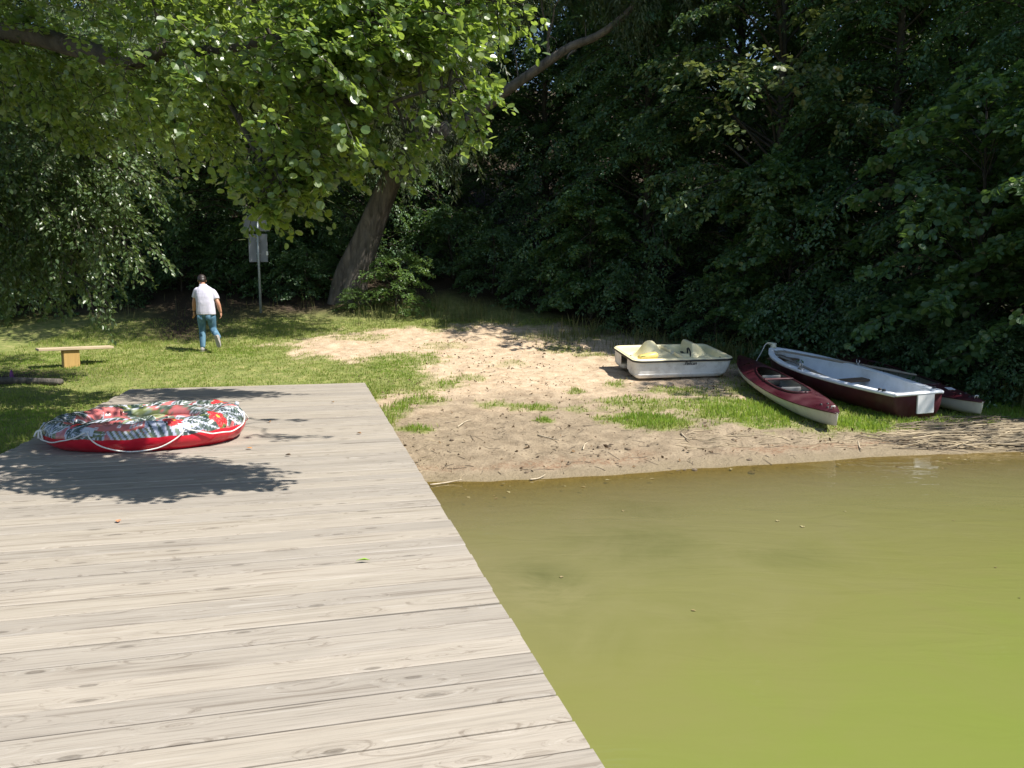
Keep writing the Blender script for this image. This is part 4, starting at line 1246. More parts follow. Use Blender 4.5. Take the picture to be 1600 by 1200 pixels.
# ---- kayaks: x from near end (0) to far end (L), z up
def kayak(label, near, far, L=None, sticker=False, seats=True):
    near, far = np.array(near), np.array(far)
    Lk = float(np.linalg.norm(far - near))
    k = empty("kayak", label, "kayak", tuple(near), group="maroon and white kayaks on the grass")
    k.rotation_euler = frame_rot(far - near, (-.04, -.02, 1))
    HB = .345
    bw = lambda t: HB * max(0, 1 - abs(2 * t - 1) ** 2.5) ** .85 + .012
    seam = lambda t: .205 + .085 * abs(2 * t - 1) ** 2.4
    keel = lambda t: .015 + .09 * abs(2 * t - 1) ** 6
    crown = lambda t: .085 * (1 - abs(2 * t - 1) ** 3) + .012
    nt_, ns = 64, 21
    V = []
    for i in range(nt_):
        t = i / (nt_ - 1)
        for j in range(ns):
            a = (j / (ns - 1) - .5) * math.pi
            y = bw(t) * math.copysign(abs(math.sin(a)) ** .62, a)
            z = keel(t) + (seam(t) - keel(t)) * (1 - abs(math.cos(a)) ** .75)
            x = Lk * t + (.05 * (z / .3) * (-1 if t < .5 else 1)) * abs(2 * t - 1) ** 12
            V.append((x, y, z))
    F = grid_faces(nt_, ns)
    F.append([j for j in range(ns)]); F.append([(nt_ - 1) * ns + j for j in range(ns - 1, -1, -1)])
    link_mesh("hull", V, F, M_HULLWHITE, k, True)
    # deck with an egg shaped cockpit left open
    c0, c1 = .235, .715
    def cock(t):
        s = (t - c0) / (c1 - c0)
        if s <= 0 or s >= 1: return 0
        return .245 * (4 * s * (1 - s)) ** .42 * (1.0 - .12 * s)
    nt_, ns = 120, 12
    V, F = [], []
    dz = lambda t, q: seam(t) + crown(t) * (1 - abs(q) ** 1.6)     # q = y/bw
    for i in range(nt_):
        t = i / (nt_ - 1)
        ci = cock(t)
        for side in (-1, 1):
            for j in range(ns):
                s = j / (ns - 1)
                y = ci + (bw(t) + .008 - ci) * s
                q = min(1, y / (bw(t) + .008))
                x = Lk * t + (.05 * (seam(t) / .3) * (-1 if t < .5 else 1)) * abs(2 * t - 1) ** 12
                V.append((x, side * y, dz(t, q)))
    for i in range(nt_ - 1):
        for sd in range(2):
            for j in range(ns - 1):
                a = (i * 2 + sd) * ns + j; b = ((i + 1) * 2 + sd) * ns + j
                F.append([a, b, b + 1, a + 1] if sd else [a, a + 1, b + 1, b])
    link_mesh("deck", V, F, M_MAROON, k, True)
    # seam strip
    r = MB()
    pts = []
    for i in range(61):
        t = i / 60
        x = Lk * t + (.05 * (seam(t) / .3) * (-1 if t < .5 else 1)) * abs(2 * t - 1) ** 12
        pts.append((x, bw(t) + .006, seam(t) - .004))
    r.tube(pts, .011, 6)
    r.tube([(x, -y, z) for x, y, z in pts], .011, 6)
    r.build("gunwale", M_MAROON_DULL, k, True)
    cm = []
    for i in range(41):
        s = i / 40; t = c0 + (c1 - c0) * (.0005 + .999 * s)
        y = cock(t); cm.append((Lk * t, y, dz(t, min(1, y / bw(t))) + .012))
    loop = cm + [(x, -y, z) for x, y, z in cm[::-1]]
    rc = MB(); rc.tube(loop + [loop[0]], .014, 6); rc.build("coaming", M_MAROON, k, True)
    fl = MB(); fl.box((Lk * .47, 0, .055), (Lk * .40, .36, .03), None, .01); fl.build("floor", M_GREYIN, k)
    if seats:
        for tt in (.39, .60):
            s = MB()
            s.box((Lk * tt + .12, 0, .11), (.34, .36, .05), None, .02)
            s.box((Lk * tt - .07, 0, .195), (.03, .32, .16), Matrix.Rotation(math.radians(-14), 3, 'Y'), .015)
            s.build("seat", M_SEATGREY, k, True)
        cb = MB(); cb.box((Lk * .50, 0, seam(.5) + .075), (.07, cock(.5) * 2 + .03, .03), None, .01); cb.build("crossbar", M_MAROON_DULL, k)
    h = MB()
    h.tube([(.12, -.02, seam(.03) + .03), (.10, -.02, seam(.03) + .07), (.10, .02, seam(.03) + .07), (.12, .02, seam(.03) + .03)], .008, 6)
    h.build("handle", M_ROPE, k, True)
    h = MB()
    h.tube([(.03, 0, seam(.01) - .02), (-.02, .02, seam(.01) - .04), (-.03, 0, seam(.01) - .07)], .007, 6)
    h.build("tow_loop", M_ROPE, k, True)
    for xx, yy in ((.42, .05), (.45, -.05), (.22, .03), (.24, -.03)):
        fit = MB()
        fit.tube([(xx, yy, dz(xx / Lk, .3) - .01), (xx, yy, dz(xx / Lk, .3) + .018)], [.02, .015], 8)
        fit.build("deck_fitting", M_BLACK, k, True)
    if sticker:
        s = MB(); s.box((.80, -.02, dz(.8 / Lk, .1) + .001), (.17, .10, .006), Matrix.Rotation(-.2, 3, 'Z')); s.build("sticker", M_WHITE, k)
    return k
def on_ground(px, py, y, dz=0.0):
    p = at_y(px, py, y); p[2] = gz1(p[0], p[1]) + dz
    return p
kayak("maroon and white kayak lying free between the pedal boat and the rowing boat", ground_hit(1305, 677), on_ground(1157, 575, 15.3, .06))
kayak("kayak half hidden behind the rowing boat, white sticker on its maroon deck", ground_hit(1530, 657), on_ground(1308, 572, 15.7, .05), sticker=True, seats=False)

# ---- rowing boat: x from stern (0) to bow (L)
rs_, rb_ = on_ground(1434, 646, 11.05, .0), on_ground(1206, 580, 15.35, .03)
rb = empty("rowing_boat", "open rowing boat with maroon outside, white inside and a white plate on its stern", "rowing boat", tuple(rs_))
RL = float(np.linalg.norm(rb_ - rs_))
rb.rotation_euler = frame_rot(rb_ - rs_, (-.05, -.03, 1))
_t = [0, .12, .3, .5, .68, .82, .92, .97, 1.0]
def rint(vals):
    tt = np.linspace(0, 1, 201); v = np.interp(tt, _t, vals)
    k = np.ones(17) / 17; vp = np.concatenate([np.full(8, v[0]), v, np.full(8, v[-1])])
    sm = np.convolve(vp, k, 'valid')
    w_ = sstep(0, .08, np.minimum(tt, 1 - tt))
    sm = v * (1 - w_) + sm * w_
    return lambda t: float(np.interp(t, tt, sm))
RBm = rint([.37, .44, .53, .57, .53, .41, .24, .12, .015])
RHt = rint([.40, .39, .385, .39, .405, .43, .455, .47, .48])
RKl = rint([.02, .01, .0, .0, .0, .02, .07, .13, .2])
def rshell(name, inset, kz, top, mat, t0, t1, flip=False):
    nt_, ns = 60, 25
    V = []
    for i in range(nt_):
        t = t0 + (t1 - t0) * i / (nt_ - 1)
        b = max(.006, RBm(t) - inset); kl = RKl(t) + kz; h = RHt(t) + top
        for j in range(ns):
            a = (j / (ns - 1) - .5) * math.pi
            y = b * math.copysign(abs(math.sin(a)) ** .55, a)
            z = kl + (h - kl) * (1 - abs(math.cos(a)) ** .8)
            V.append((RL * t, y, z))
    F = grid_faces(nt_, ns)
    F.append(list(range(ns))); F.append([(nt_ - 1) * ns + j for j in range(ns - 1, -1, -1)])
    return link_mesh(name, V, F, mat, rb, True)
rshell("hull", 0, 0, 0, M_MAROON_DULL, 0, 1)
rshell("inner_shell", .075, .055, -.002, M_BOATWHITE, .022, .955)
# gunwale: flat rolled rim with real thickness
prof = [(-.085, .0), (-.085, .022), (-.06, .03), (.01, .03), (.028, .02), (.028, -.018), (.012, -.022), (.012, 0)]
for sd in (-1, 1):
    V = []
    n = 60
    for i in range(n):
        t = i / (n - 1) * .992
        for o_, z_ in prof:
            V.append((RL * t, sd * max(.0, RBm(t) + o_), RHt(t) + z_))
    F = grid_faces(n, len(prof), False, True)
    if sd > 0: F = [f[::-1] for f in F]
    link_mesh("gunwale", V, F, M_BOATWHITE, rb, True)
g = MB(); g.box((.02, 0, RHt(0) + .007), (.11, RBm(0) * 2 + .03, .045), None, .015); g.build("transom_rim", M_BOATWHITE, rb, True)
g = MB(); g.box((RL * .965, 0, RHt(.96) + .012), (RL * .075, .16, .03), None, .01); g.build("bow_plate", M_BOATWHITE, rb, True)
g = MB(); g.box((-.016, -.10, .255), (.03, .27, .29), None, .006); g.build("transom_plate", M_WHITE, rb)
g = MB(); g.box((RL * .99, 0, RHt(1) + .05), (.13, .08, .10), Matrix.Rotation(math.radians(20), 3, 'Y'), .02); g.tube([(RL * .985, -.05, RHt(1) + .09), (RL * 1.02, .06, RHt(1) + .10)], .02, 8); g.build("bow_fitting", M_PALECREAM, rb, True)
for tt in (.45,):
    g = MB(); g.box((RL * tt, 0, .24), (.24, (RBm(tt) - .085) * 2, .035), None, .008); g.build("thwart", M_THWART, rb)
g = MB(); g.box((RL * .90, 0, .33), (.36, .5, .03), None, .008); g.build("bow_seat", M_THWART, rb)
g = MB(); g.box((.30, 0, .20), (.40, (RBm(.08) - .10) * 2, .04), None, .02); g.build("stern_seat", M_BOATWHITE, rb, True)
for sd in (-1, 1):
    g = MB()
    b = RBm(.53) - .03
    g.box((RL * .53, sd * b, RHt(.53) + .04), (.13, .06, .025), None, .006)
    for q in (-1, 1):
        g.tube([(RL * .53, sd * b, RHt(.53) + .04), (RL * .53 + q * .04, sd * b, RHt(.53) + .08), (RL * .53 + q * .042, sd * b, RHt(.53) + .13)], .009, 6)
    g.box((RL * .53, sd * b, RHt(.53) + .055), (.05, .03, .05), None, .006)
    g.build("oarlock", M_STEEL, rb, True)
for xx, yy in ((.16, -.36), (.24, .39), (.32, .40)):
    g = MB(); g.tube([(xx, yy, RHt(0) + .02), (xx, yy, RHt(0) + .055)], [.03, .024], 8); g.build("cleat", M_BLACK, rb, True)
rbM = Matrix.Translation(rb.location) @ rb.rotation_euler.to_matrix().to_4x4()
# mooring rope from the bow to the left
p0 = rbM @ Vector((RL * 1.01, 0, RHt(1) + .06))
rp = MB(); rp.tube(bez([p0, p0 + Vector((-.10, .02, .02)), p0 + Vector((-.2, .0, -.16)), p0 + Vector((-.34, .05, -.42)), p0 + Vector((-.5, .1, gz1(p0.x - .5, p0.y + .1) - p0.z + .015))], 20), .008, 6)
tag(rp.build("mooring_rope", M_ROPE, None, True), "thin rope hanging from the rowing boat's bow to the grass", "rope")

def oar(label, a, b, blade_len=.62, blade_w=.15):
    a, b = Vector(a), Vector(b)
    o = empty("oar", label, "oar", tuple(a), group="wooden oars in the rowing boat")
    o.rotation_euler = frame_rot(b - a, (.1, -.2, 1))
    Lo = (b - a).length
    s = MB(); s.tube([(blade_len * .8, 0, 0), (Lo * .5, 0, 0), (Lo - .28, 0, 0), (Lo - .25, 0, 0), (Lo, 0, 0)], [.018, .024, .026, .018, .017], 10); s.build("shaft", M_OAR, o, True)
    V = []
    n = 14
    for i in range(n):
        t = i / (n - 1)
        wd = blade_w * .5 * (1 - .8 * max(0, (t - .55) / .45) ** 1.3) * (1 - .25 * (1 - t) ** 6)
        th = .008 + .012 * t
        for y, z in ((-wd, -th * .4), (0, -th), (wd, -th * .4), (wd, th * .4), (0, th), (-wd, th * .4)):
            V.append((blade_len * t, y, z))
    F = grid_faces(n, 6, False, True) + [list(range(6)), [(n - 1) * 6 + j for j in range(5, -1, -1)]]
    link_mesh("blade", V, F, M_OAR, o, True)
    c = MB(); c.tube([(Lo * .62, 0, 0), (Lo * .62 + .10, 0, 0)], .03, 10); c.build("collar", M_OAR, o, True)
    return o
oar("long grey oar laid across the rowing boat, handle sticking out over the side", rbM @ Vector((RL * .90, .10, RHt(.90) + .05)), at_y(1432, 586, 12.6))
oar("brown oar lying inside the rowing boat along its near side", rbM @ Vector((RL * .93, .05, .41)), rbM @ Vector((RL * .36, .28, .29)), .7)

# ------------------------------------------------------------------ inflatable on the jetty
def print_canvas(size=1100, half=1.62):
    """the printed leaf pattern of the inflatable's top, unrolled: palm fronds, red flowers, pink ground"""
    rr_ = np.random.default_rng(77)
    ax = np.linspace(-half, half, size)
    gx_, gy_ = np.meshgrid(ax, ax, indexing='ij')
    col = np.empty((size, size, 3)); col[:] = (.43, .115, .115)
    n = fbm(gx_ * 2.2 + 9, gy_ * 2.2, 201)
    col[n > .56] = (.50, .16, .155)
    def window(cx, cy, r):
        i0, i1 = np.searchsorted(ax, [cx - r, cx + r]); j0, j1 = np.searchsorted(ax, [cy - r, cy + r])
        return slice(i0, i1), slice(j0, j1)
    white, lilac, dark, olive, deep = (.60, .62, .67), (.40, .42, .52), (.045, .065, .055), (.13, .15, .05), (.022, .04, .034)
    def frond(cx, cy, ang, L, Wd, style):
        w_ = window(cx, cy, L)
        X, Y = gx_[w_] - cx, gy_[w_] - cy
        a = X * math.cos(ang) + Y * math.sin(ang); b = -X * math.sin(ang) + Y * math.cos(ang)
        b = b - .12 * a * a / L
        s = (a / L + .5)
        env = Wd * np.sin(np.pi * np.clip(s, 0, 1) ** .8) ** .7
        inside = (s > 0) & (s < 1) & (np.abs(b) < env)
        sub = col[w_]
        sub[inside] = [lilac, white, lilac, (.30, .33, .2), white][style]
        # long pointed blades fanning off the midrib
        nb = 9
        for i in range(nb):
            for sd in (-1, 1):
                a0 = L * (-.46 + .86 * i / nb) + (.03 * L if sd > 0 else 0)
                an = sd * (.52 + .25 * (1 - i / nb))
                ca, sa = math.cos(an), math.sin(an)
                u = (a - a0) * ca + b * sa; v = -(a - a0) * sa + b * ca
                bl = Wd * 1.75 * math.sin(math.pi * (.18 + .72 * i / nb)) ** .8
                m = (u > 0) & (u < bl) & (np.abs(v) < .30 * L / nb * np.sin(np.pi * np.clip(u / bl, 0, 1)) ** .8)
                sub[m] = [dark, (.10, .13, .11), deep, olive, (.14, .17, .13)][(style + (i % 3 == 2)) % 5]
        sub[inside & (np.abs(b) < .005)] = (.55, .57, .6)
    def flower(cx, cy, r, rot):
        w_ = window(cx, cy, r * 1.2)
        X, Y = gx_[w_] - cx, gy_[w_] - cy
        d = np.hypot(X, Y); th = np.arctan2(Y, X) + rot
        rim = r * (.62 + .38 * np.abs(np.cos(2.5 * th)))
        sub = col[w_]
        sub[d < rim] = (.55, .03, .035)
        sub[(d < rim * .9) & (np.abs(np.sin(12 * th)) < .25)] = (.62, .14, .12)
        sub[d < r * .16] = (.75, .42, .06)
    for k in range(90):
        r = 1.55 * math.sqrt(rr_.random()); a = rr_.random() * 6.283
        frond(r * math.cos(a), r * math.sin(a), rr_.random() * 6.283, .45 + .35 * rr_.random(), .09 + .06 * rr_.random(), int(rr_.choice([0, 0, 1, 1, 2, 3, 4])))
        if k % 9 == 4:
            r = 1.45 * math.sqrt(rr_.random()); a = rr_.random() * 6.283
            flower(r * math.cos(a), r * math.sin(a), .11 + .06 * rr_.random(), rr_.random() * 6)
    # plain pink areas
    for a, r, s in ((2.6, .95, .16), (3.9, .9, .2)):
        w_ = window(r * math.cos(a), r * math.sin(a), s)
        d = np.hypot(gx_[w_] - r * math.cos(a), gy_[w_] - r * math.sin(a))
        sub = col[w_]; sub[d < s * .8] = (.55, .16, .155)
    # fixed motifs along the side towards the water (angles measured in the inflatable's own frame)
    th = np.arctan2(gy_, gx_); R_ = np.hypot(gx_, gy_)
    def band(t0, t1, r0, r1, c):
        m = (th > t0) & (th < t1) & (R_ > r0) & (R_ < r1); col[m] = c
    D = math.radians
    band(D(-75), D(-52), 1.06, 1.40, lilac)
    for k in range(5):            # dark wedges on lilac right of the label
        t = D(-72) + k * D(4.6)
        m = (np.abs(th - t - (R_ - 1.2) * (.28 - .05 * k)) < D(1.25) * np.clip((R_ - 1.06) * 4, 0, 1)) & (R_ > 1.07) & (R_ < 1.40)
        col[m] = [dark, (.10, .13, .11), dark, (.14, .18, .14), dark][k]
    frond(1.24 * math.cos(D(-40)), 1.24 * math.sin(D(-40)), D(20), .5, .10, 0)
    flower(1.20 * math.cos(D(-28)), 1.20 * math.sin(D(-28)), .15, .8)
    frond(1.2 * math.cos(D(-8)), 1.2 * math.sin(D(-8)), D(60), .55, .11, 0)
    for k in range(14):
        t = D(-96) + k * D(1.6)
        m = (np.abs(th - t - (R_ - 1.2) * .5) < D(.75)) & (R_ > 1.23) & (R_ < 1.36)
        col[m] = [lilac, (.12, .14, .08), white, (.2, .2, .1)][k % 4]
    frond(1.27 * math.cos(D(-103)), 1.27 * math.sin(D(-103)), D(-13), .34, .055, 3)
    flower(1.12 * math.cos(D(-58)), 1.12 * math.sin(D(-58)), .13, .3)
    band(D(-108), D(-75), 1.02, 1.225, (.50, .16, .155))
    for kx, t in enumerate((-82.5, -80.6, -78.8, -77.0)):    # pictogram squares
        for ky, r in enumerate((1.08, 1.16)):
            band(D(t - .75), D(t + .75), r - .03, r + .03, (.62, .62, .66))
            c = [(.02, .06, .35), (.35, .36, .4), (.02, .02, .02), (.03, .03, .03), (.03, .03, .03), (.3, .33, .38), (.25, .35, .45), (.03, .03, .04)][kx + 4 * ky]
            m = ((th - D(t)) * 1.12) ** 2 + (R_ - r) ** 2 < .0115 ** 2
            col[m] = c
    for r in (1.07, 1.15):
        band(D(-90.3), D(-88.4), r - .03, r + .03, (.6, .6, .64))
        m = ((th - D(-89.4)) * 1.12) ** 2 + (R_ - r) ** 2 < .011 ** 2; col[m] = (.05, .05, .06)
    for r in (1.17, 1.20): band(D(-103.5), D(-101.5), r - .012, r + .012, (.62, .6, .64))
    return col, half, size

col_, HALF, SIZE = print_canvas()
def sample_print(x, y):
    i = np.clip(((x + HALF) / (2 * HALF) * (SIZE - 1)).round().astype(int), 0, SIZE - 1)
    j = np.clip(((y + HALF) / (2 * HALF) * (SIZE - 1)).round().astype(int), 0, SIZE - 1)
    return col_[i, j]

def vinyl(name, attr=None, base=(.55, .01, .03), rough=.22):
    m, t, out = newmat(name)
    p = N(t, "ShaderNodeBsdfPrincipled", inp={'Roughness': rough})
    p.inputs['Specular IOR Level'].default_value = .55
    tc = N(t, "ShaderNodeTexCoord")
    n = N(t, "ShaderNodeTexNoise", inp={'Scale': 7.0, 'Detail': 3.0})
    t.links.new(tc.outputs['Object'], n.inputs['Vector'])
    if attr:
        a = N(t, "ShaderNodeAttribute", attribute_name=attr)
        t.links.new(a.outputs['Color'], p.inputs['Base Color'])
    else:
        t.links.new(ramp(t, [(.3, [c * .85 for c in base]), (.7, [min(1, c * 1.1) for c in base])], n.outputs[0]).outputs[0], p.inputs['Base Color'])
    b = N(t, "ShaderNodeBump", inp={'Strength': .25, 'Distance': .03})
    t.links.new(n.outputs[0], b.inputs['Height']); t.links.new(b.outputs[0], p.inputs['Normal'])
    t.links.new(p.outputs[0], out.inputs[0])
    return m
M_PRINT = vinyl("printed_vinyl", "print")
M_RED = vinyl("red_vinyl", None, (.56, .012, .03))

FC = at_y(232, 700, 8.06)
isl = empty("inflatable_island", "round red inflatable with leaf print top and white grab rope lying on the jetty", "inflatable", (FC[0], FC[1], .0))
FRX, FRY = 1.0, .80            # outer half sizes
def tube_pt(th, ph):
    """th round the ring, ph round the tube: 0 outermost, 90 deg top"""
    r = .152 + .014 * math.cos(th - .5) + .004 * math.sin(9 * th) + .003 * math.sin(23 * th + 1)
    zr = r * (1.0 + .05 * math.cos(th - .6))
    crease = 1 - .018 * abs(math.sin(12 * th)) ** 8
    cxr, cyr = FRX - r, FRY - r
    c = math.cos(ph); s = math.sin(ph)
    z = zr + zr * s
    z = max(z, .004 + .02 * (1 - abs(c)) * 0)
    if s < -.9: z = .004
    return ((cxr + r * c * crease) * math.cos(th), (cyr + r * c * crease) * math.sin(th), z * crease)
NT = 560
def ring(name, p0, p1, npn, mat, printed):
    V = []; UVR = []
    for i in range(NT):
        th = 2 * math.pi * i / NT
        for j in range(npn):
            ph = p0 + (p1 - p0) * j / (npn - 1)
            V.append(tube_pt(th, ph)); UVR.append((th, .84 + .20 * (math.pi / 2 - ph) * .96 + .22))
    F = grid_faces(NT, npn, True, False)
    o = link_mesh(name, V, F, mat, isl, True)
    if printed:
        q = np.array(UVR)
        c = sample_print(q[:, 1] * np.cos(q[:, 0]), q[:, 1] * np.sin(q[:, 0]))
        at = o.data.color_attributes.new("print", 'FLOAT_COLOR', 'POINT')
        at.data.foreach_set('color', np.concatenate([c, np.ones((len(c), 1))], 1).astype(np.float32).ravel())
    return o
SEAM = math.radians(2)
ring("printed_tube_top", SEAM, math.radians(205), 70, M_PRINT, True)
ring("red_tube_side", math.radians(-155), SEAM, 30, M_RED, False)
# the floor inside: quilted printed sheet
V, nr = [], 60
for i in range(NT // 2):
    th = 2 * math.pi * i / (NT // 2)
    for j in range(nr):
        s = j / (nr - 1)
        rx, ry = (FRX - .29) * s, (FRY - .29) * s
        z = .185 + .06 * (1 - (2 * s - 1) ** 2) * (1 + .45 * math.cos(8 * th)) * .6 - .035 * s ** 6
        V.append((rx * math.cos(th), ry * math.sin(th), z))
fl = link_mesh("printed_floor", V, grid_faces(NT // 2, nr, True, False), M_PRINT, isl, True)
q = np.array(V); c = sample_print(q[:, 0] * 1.02, q[:, 1] * 1.1)
at = fl.data.color_attributes.new("print", 'FLOAT_COLOR', 'POINT')
at.data.foreach_set('color', np.concatenate([c, np.ones((len(c), 1))], 1).astype(np.float32).ravel())
# padded back rest inside the far right rim
V = []
for i in range(48):
    s = i / 47; th = math.radians(-20 + 150 * s)
    for j in range(18):
        ph = 2 * math.pi * j / 18
        rr0 = .085 * math.sin(math.pi * (.04 + .92 * s)) ** .4
        V.append(((FRX - .40 + rr0 * math.cos(ph)) * math.cos(th), (FRY - .40 + rr0 * math.cos(ph)) * math.sin(th), .235 + rr0 * 1.0 * math.sin(ph)))
br = link_mesh("back_rest", V, grid_faces(48, 18, False, True) + [list(range(17, -1, -1)), [47 * 18 + j for j in range(18)]], M_PRINT, isl, True)
q = np.array(V); c = sample_print(q[:, 0] * 1.35 + .1, q[:, 1] * 1.35 + q[:, 2])
at = br.data.color_attributes.new("print", 'FLOAT_COLOR', 'POINT')
at.data.foreach_set('color', np.concatenate([c, np.ones((len(c), 1))], 1).astype(np.float32).ravel())
# rope patches and the rope drooping between them
M_PATCH = plain("pale_grey_vinyl", (.50, .53, .60), .35, .08, 8)
PATCHES = [math.radians(a) for a in (-106, -53, 2, 62, 122, 188)]
for a in PATCHES:
    m_ = MB()
    V = []
    for i in range(9):
        for j in range(9):
            da, dp = (i / 8 - .5) * .12, (j / 8 - .5) * .62
            e = min(1, math.hypot((i / 8 - .5) * 2, (j / 8 - .5) * 2))
            k = 1.0 if e < .98 else .98 / e
            da, dp = da * k, dp * k
            p = Vector(tube_pt(a + da, math.radians(34) + dp)); c0 = Vector(((FRX - .152) * math.cos(a), (FRY - .152) * math.sin(a), .152))
            V.append(p + (p - c0).normalized() * .006)
    m_.add(V, grid_faces(9, 9))
    pp = Vector(tube_pt(a, math.radians(30))); cc = Vector(((FRX - .152) * math.cos(a), (FRY - .152) * math.sin(a), .152))
    nn = (pp - cc).normalized()
    m_.tube([pp - nn * .002, pp + nn * .026], [.024, .018], 10)
    m_.build("rope_patch", M_PATCH, isl, True)
rp = []
for k in range(6):
    a0 = PATCHES[k]; a1 = PATCHES[(k + 1) % 6] + (2 * math.pi if k == 5 else 0)
    for i in range(24):
        s = i / 24
        th = a0 + (a1 - a0) * s
        dr = (4 * s * (1 - s)) ** .75
        ph = math.radians(30 - 74 * dr * (1.0 if k in (0,) else .55))
        p = Vector(tube_pt(th, ph)); c0 = Vector(((FRX - .152) * math.cos(th), (FRY - .152) * math.sin(th), .152))
        rp.append(p + (p - c0).normalized() * (.018 + .012 * dr))
        rp[-1].z = max(rp[-1].z, .010)
m_ = MB(); m_.tube(rp + [rp[0]], .0065, 8); m_.build("grab_rope", M_ROPE, isl, True)
m_ = MB()
kp = Vector(tube_pt(math.radians(-150), math.radians(20)))
for q in range(3):
    m_.tube(bez([kp + Vector((0, -.03, .01)), kp + Vector((.02 * q - .03, -.06, .0)), kp + Vector((.04 * q - .05, -.075, -.05 - .015 * q))], 8), [.009] * 9, 6)
m_.build("rope_knot", M_ROPE, isl, True)
m_ = MB(); vp = Vector(tube_pt(math.radians(20), math.radians(60))); m_.tube([vp, vp + Vector((.015, .0, .035))], [.026, .02], 12); m_.build("valve", M_PATCH, isl, True)
isl.rotation_euler = (0, 0, math.radians(5))

# ------------------------------------------------------------------ walking man
def skin_geo(nodes, edges, sub=2):
    """nodes: list of (pos, (rx, ry)); returns verts, faces of the skinned surface"""
    me = bpy.data.meshes.new("skin_tmp")
    me.from_pydata([n[0] for n in nodes], edges, [])
    o = bpy.data.objects.new("skin_tmp", me); C.objects.link(o)
    md = o.modifiers.new("s", 'SKIN')
    for i, n in enumerate(nodes):
        r = n[1] if hasattr(n[1], '__len__') else (n[1], n[1])
        me.skin_vertices[0].data[i].radius = r
        me.skin_vertices[0].data[i].use_root = (i == 0)
    md.use_smooth_shade = True
    sd = o.modifiers.new("u", 'SUBSURF'); sd.levels = sub; sd.render_levels = sub
    dg = bpy.context.evaluated_depsgraph_get()
    m2 = bpy.data.meshes.new_from_object(o.evaluated_get(dg))
    v = [tuple(q.co) for q in m2.vertices]; f = [list(p.vertices) for p in m2.polygons]
    bpy.data.objects.remove(o); bpy.data.meshes.remove(me); bpy.data.meshes.remove(m2)
    return v, f

def remeshed(name, pieces, voxel, mat, parent, smooth_it=6):
    mb = MB()
    for v, f in pieces: mb.add(v, f)
    o = mb.build(name + "_tmp", None, None, True)
    r = o.modifiers.new("r", 'REMESH'); r.mode = 'VOXEL'; r.voxel_size = voxel; r.use_smooth_shade = True
    s = o.modifiers.new("s", 'SMOOTH'); s.iterations = smooth_it; s.factor = .5
    dg = bpy.context.evaluated_depsgraph_get()
    m2 = bpy.data.meshes.new_from_object(o.evaluated_get(dg))
    bpy.data.objects.remove(o)
    m2.name = name
    m2.polygons.foreach_set('use_smooth', np.ones(len(m2.polygons), bool))
    m2.materials.clear(); m2.materials.append(mat)
    o = bpy.data.objects.new(name, m2); C.objects.link(o); o.parent = parent
    return o

def ball(c, r, nu_=20, nv_=14):
    V = [(c[0], c[1], c[2] - r[2])]
    for i in range(1, nv_):
        a = math.pi * i / nv_ - math.pi / 2
        for j in range(nu_):
            b = 2 * math.pi * j / nu_
            V.append((c[0] + r[0] * math.cos(a) * math.cos(b), c[1] + r[1] * math.cos(a) * math.sin(b), c[2] + r[2] * math.sin(a)))
    V.append((c[0], c[1], c[2] + r[2]))
    F = [[0, 1 + (j + 1) % nu_, 1 + j] for j in range(nu_)]
    for i in range(nv_ - 2):
        for j in range(nu_):
            F.append([1 + i * nu_ + j, 1 + i * nu_ + (j + 1) % nu_, 1 + (i + 1) * nu_ + (j + 1) % nu_, 1 + (i + 1) * nu_ + j])
    l = len(V) - 1; b = 1 + (nv_ - 2) * nu_
    F += [[l, b + j, b + (j + 1) % nu_] for j in range(nu_)]
    return V, F

M_SKIN = plain("skin", (.46, .235, .155), .5, .08, 14, .05, .4)
def cloth_mat(name, col, col2, scale, wr=.5):
    m, t, out = newmat(name)
    tc = N(t, "ShaderNodeTexCoord")
    n = N(t, "ShaderNodeTexNoise", inp={'Scale': scale, 'Detail': 5.0, 'Distortion': .6})
    mp = N(t, "ShaderNodeMapping"); mp.inputs['Scale'].default_value = (1, 1, .45)
    t.links.new(tc.outputs['Object'], mp.inputs[0]); t.links.new(mp.outputs[0], n.inputs['Vector'])
    f = N(t, "ShaderNodeTexNoise", inp={'Scale': 260.0, 'Detail': 2.0})
    t.links.new(tc.outputs['Object'], f.inputs['Vector'])
    c = ramp(t, [(.38, col), (.66, col2)], n.outputs[0]).outputs[0]
    p = N(t, "ShaderNodeBsdfPrincipled", inp={'Roughness': .9})
    p.inputs['Specular IOR Level'].default_value = .2
    t.links.new(c, p.inputs['Base Color'])
    b = N(t, "ShaderNodeBump", inp={'Strength': wr, 'Distance': .03})
    t.links.new(n.outputs[0], b.inputs['Height'])
    b2 = N(t, "ShaderNodeBump", inp={'Strength': .2, 'Distance': .002})
    t.links.new(f.outputs[0], b2.inputs['Height']); t.links.new(b.outputs[0], b2.inputs['Normal']); t.links.new(b2.outputs[0], p.inputs['Normal'])
    t.links.new(p.outputs[0], out.inputs[0])
    return m
M_SHIRT = cloth_mat("pale_lilac_cotton", (.50, .485, .57), (.56, .545, .63), 7.0, .7)
M_JEANS = cloth_mat("blue_denim", (.065, .14, .21), (.17, .30, .40), 5.5, .6)
M_HAIR = plain("dark_brown_hair", (.022, .015, .012), .45, .3, 60, .5, .5)
M_SHOE = plain("grey_suede_shoe", (.30, .28, .27), .8, .12, 20, .1)
M_SOLE = plain("pale_rubber_sole", (.33, .31, .29), .6, .1, 12)

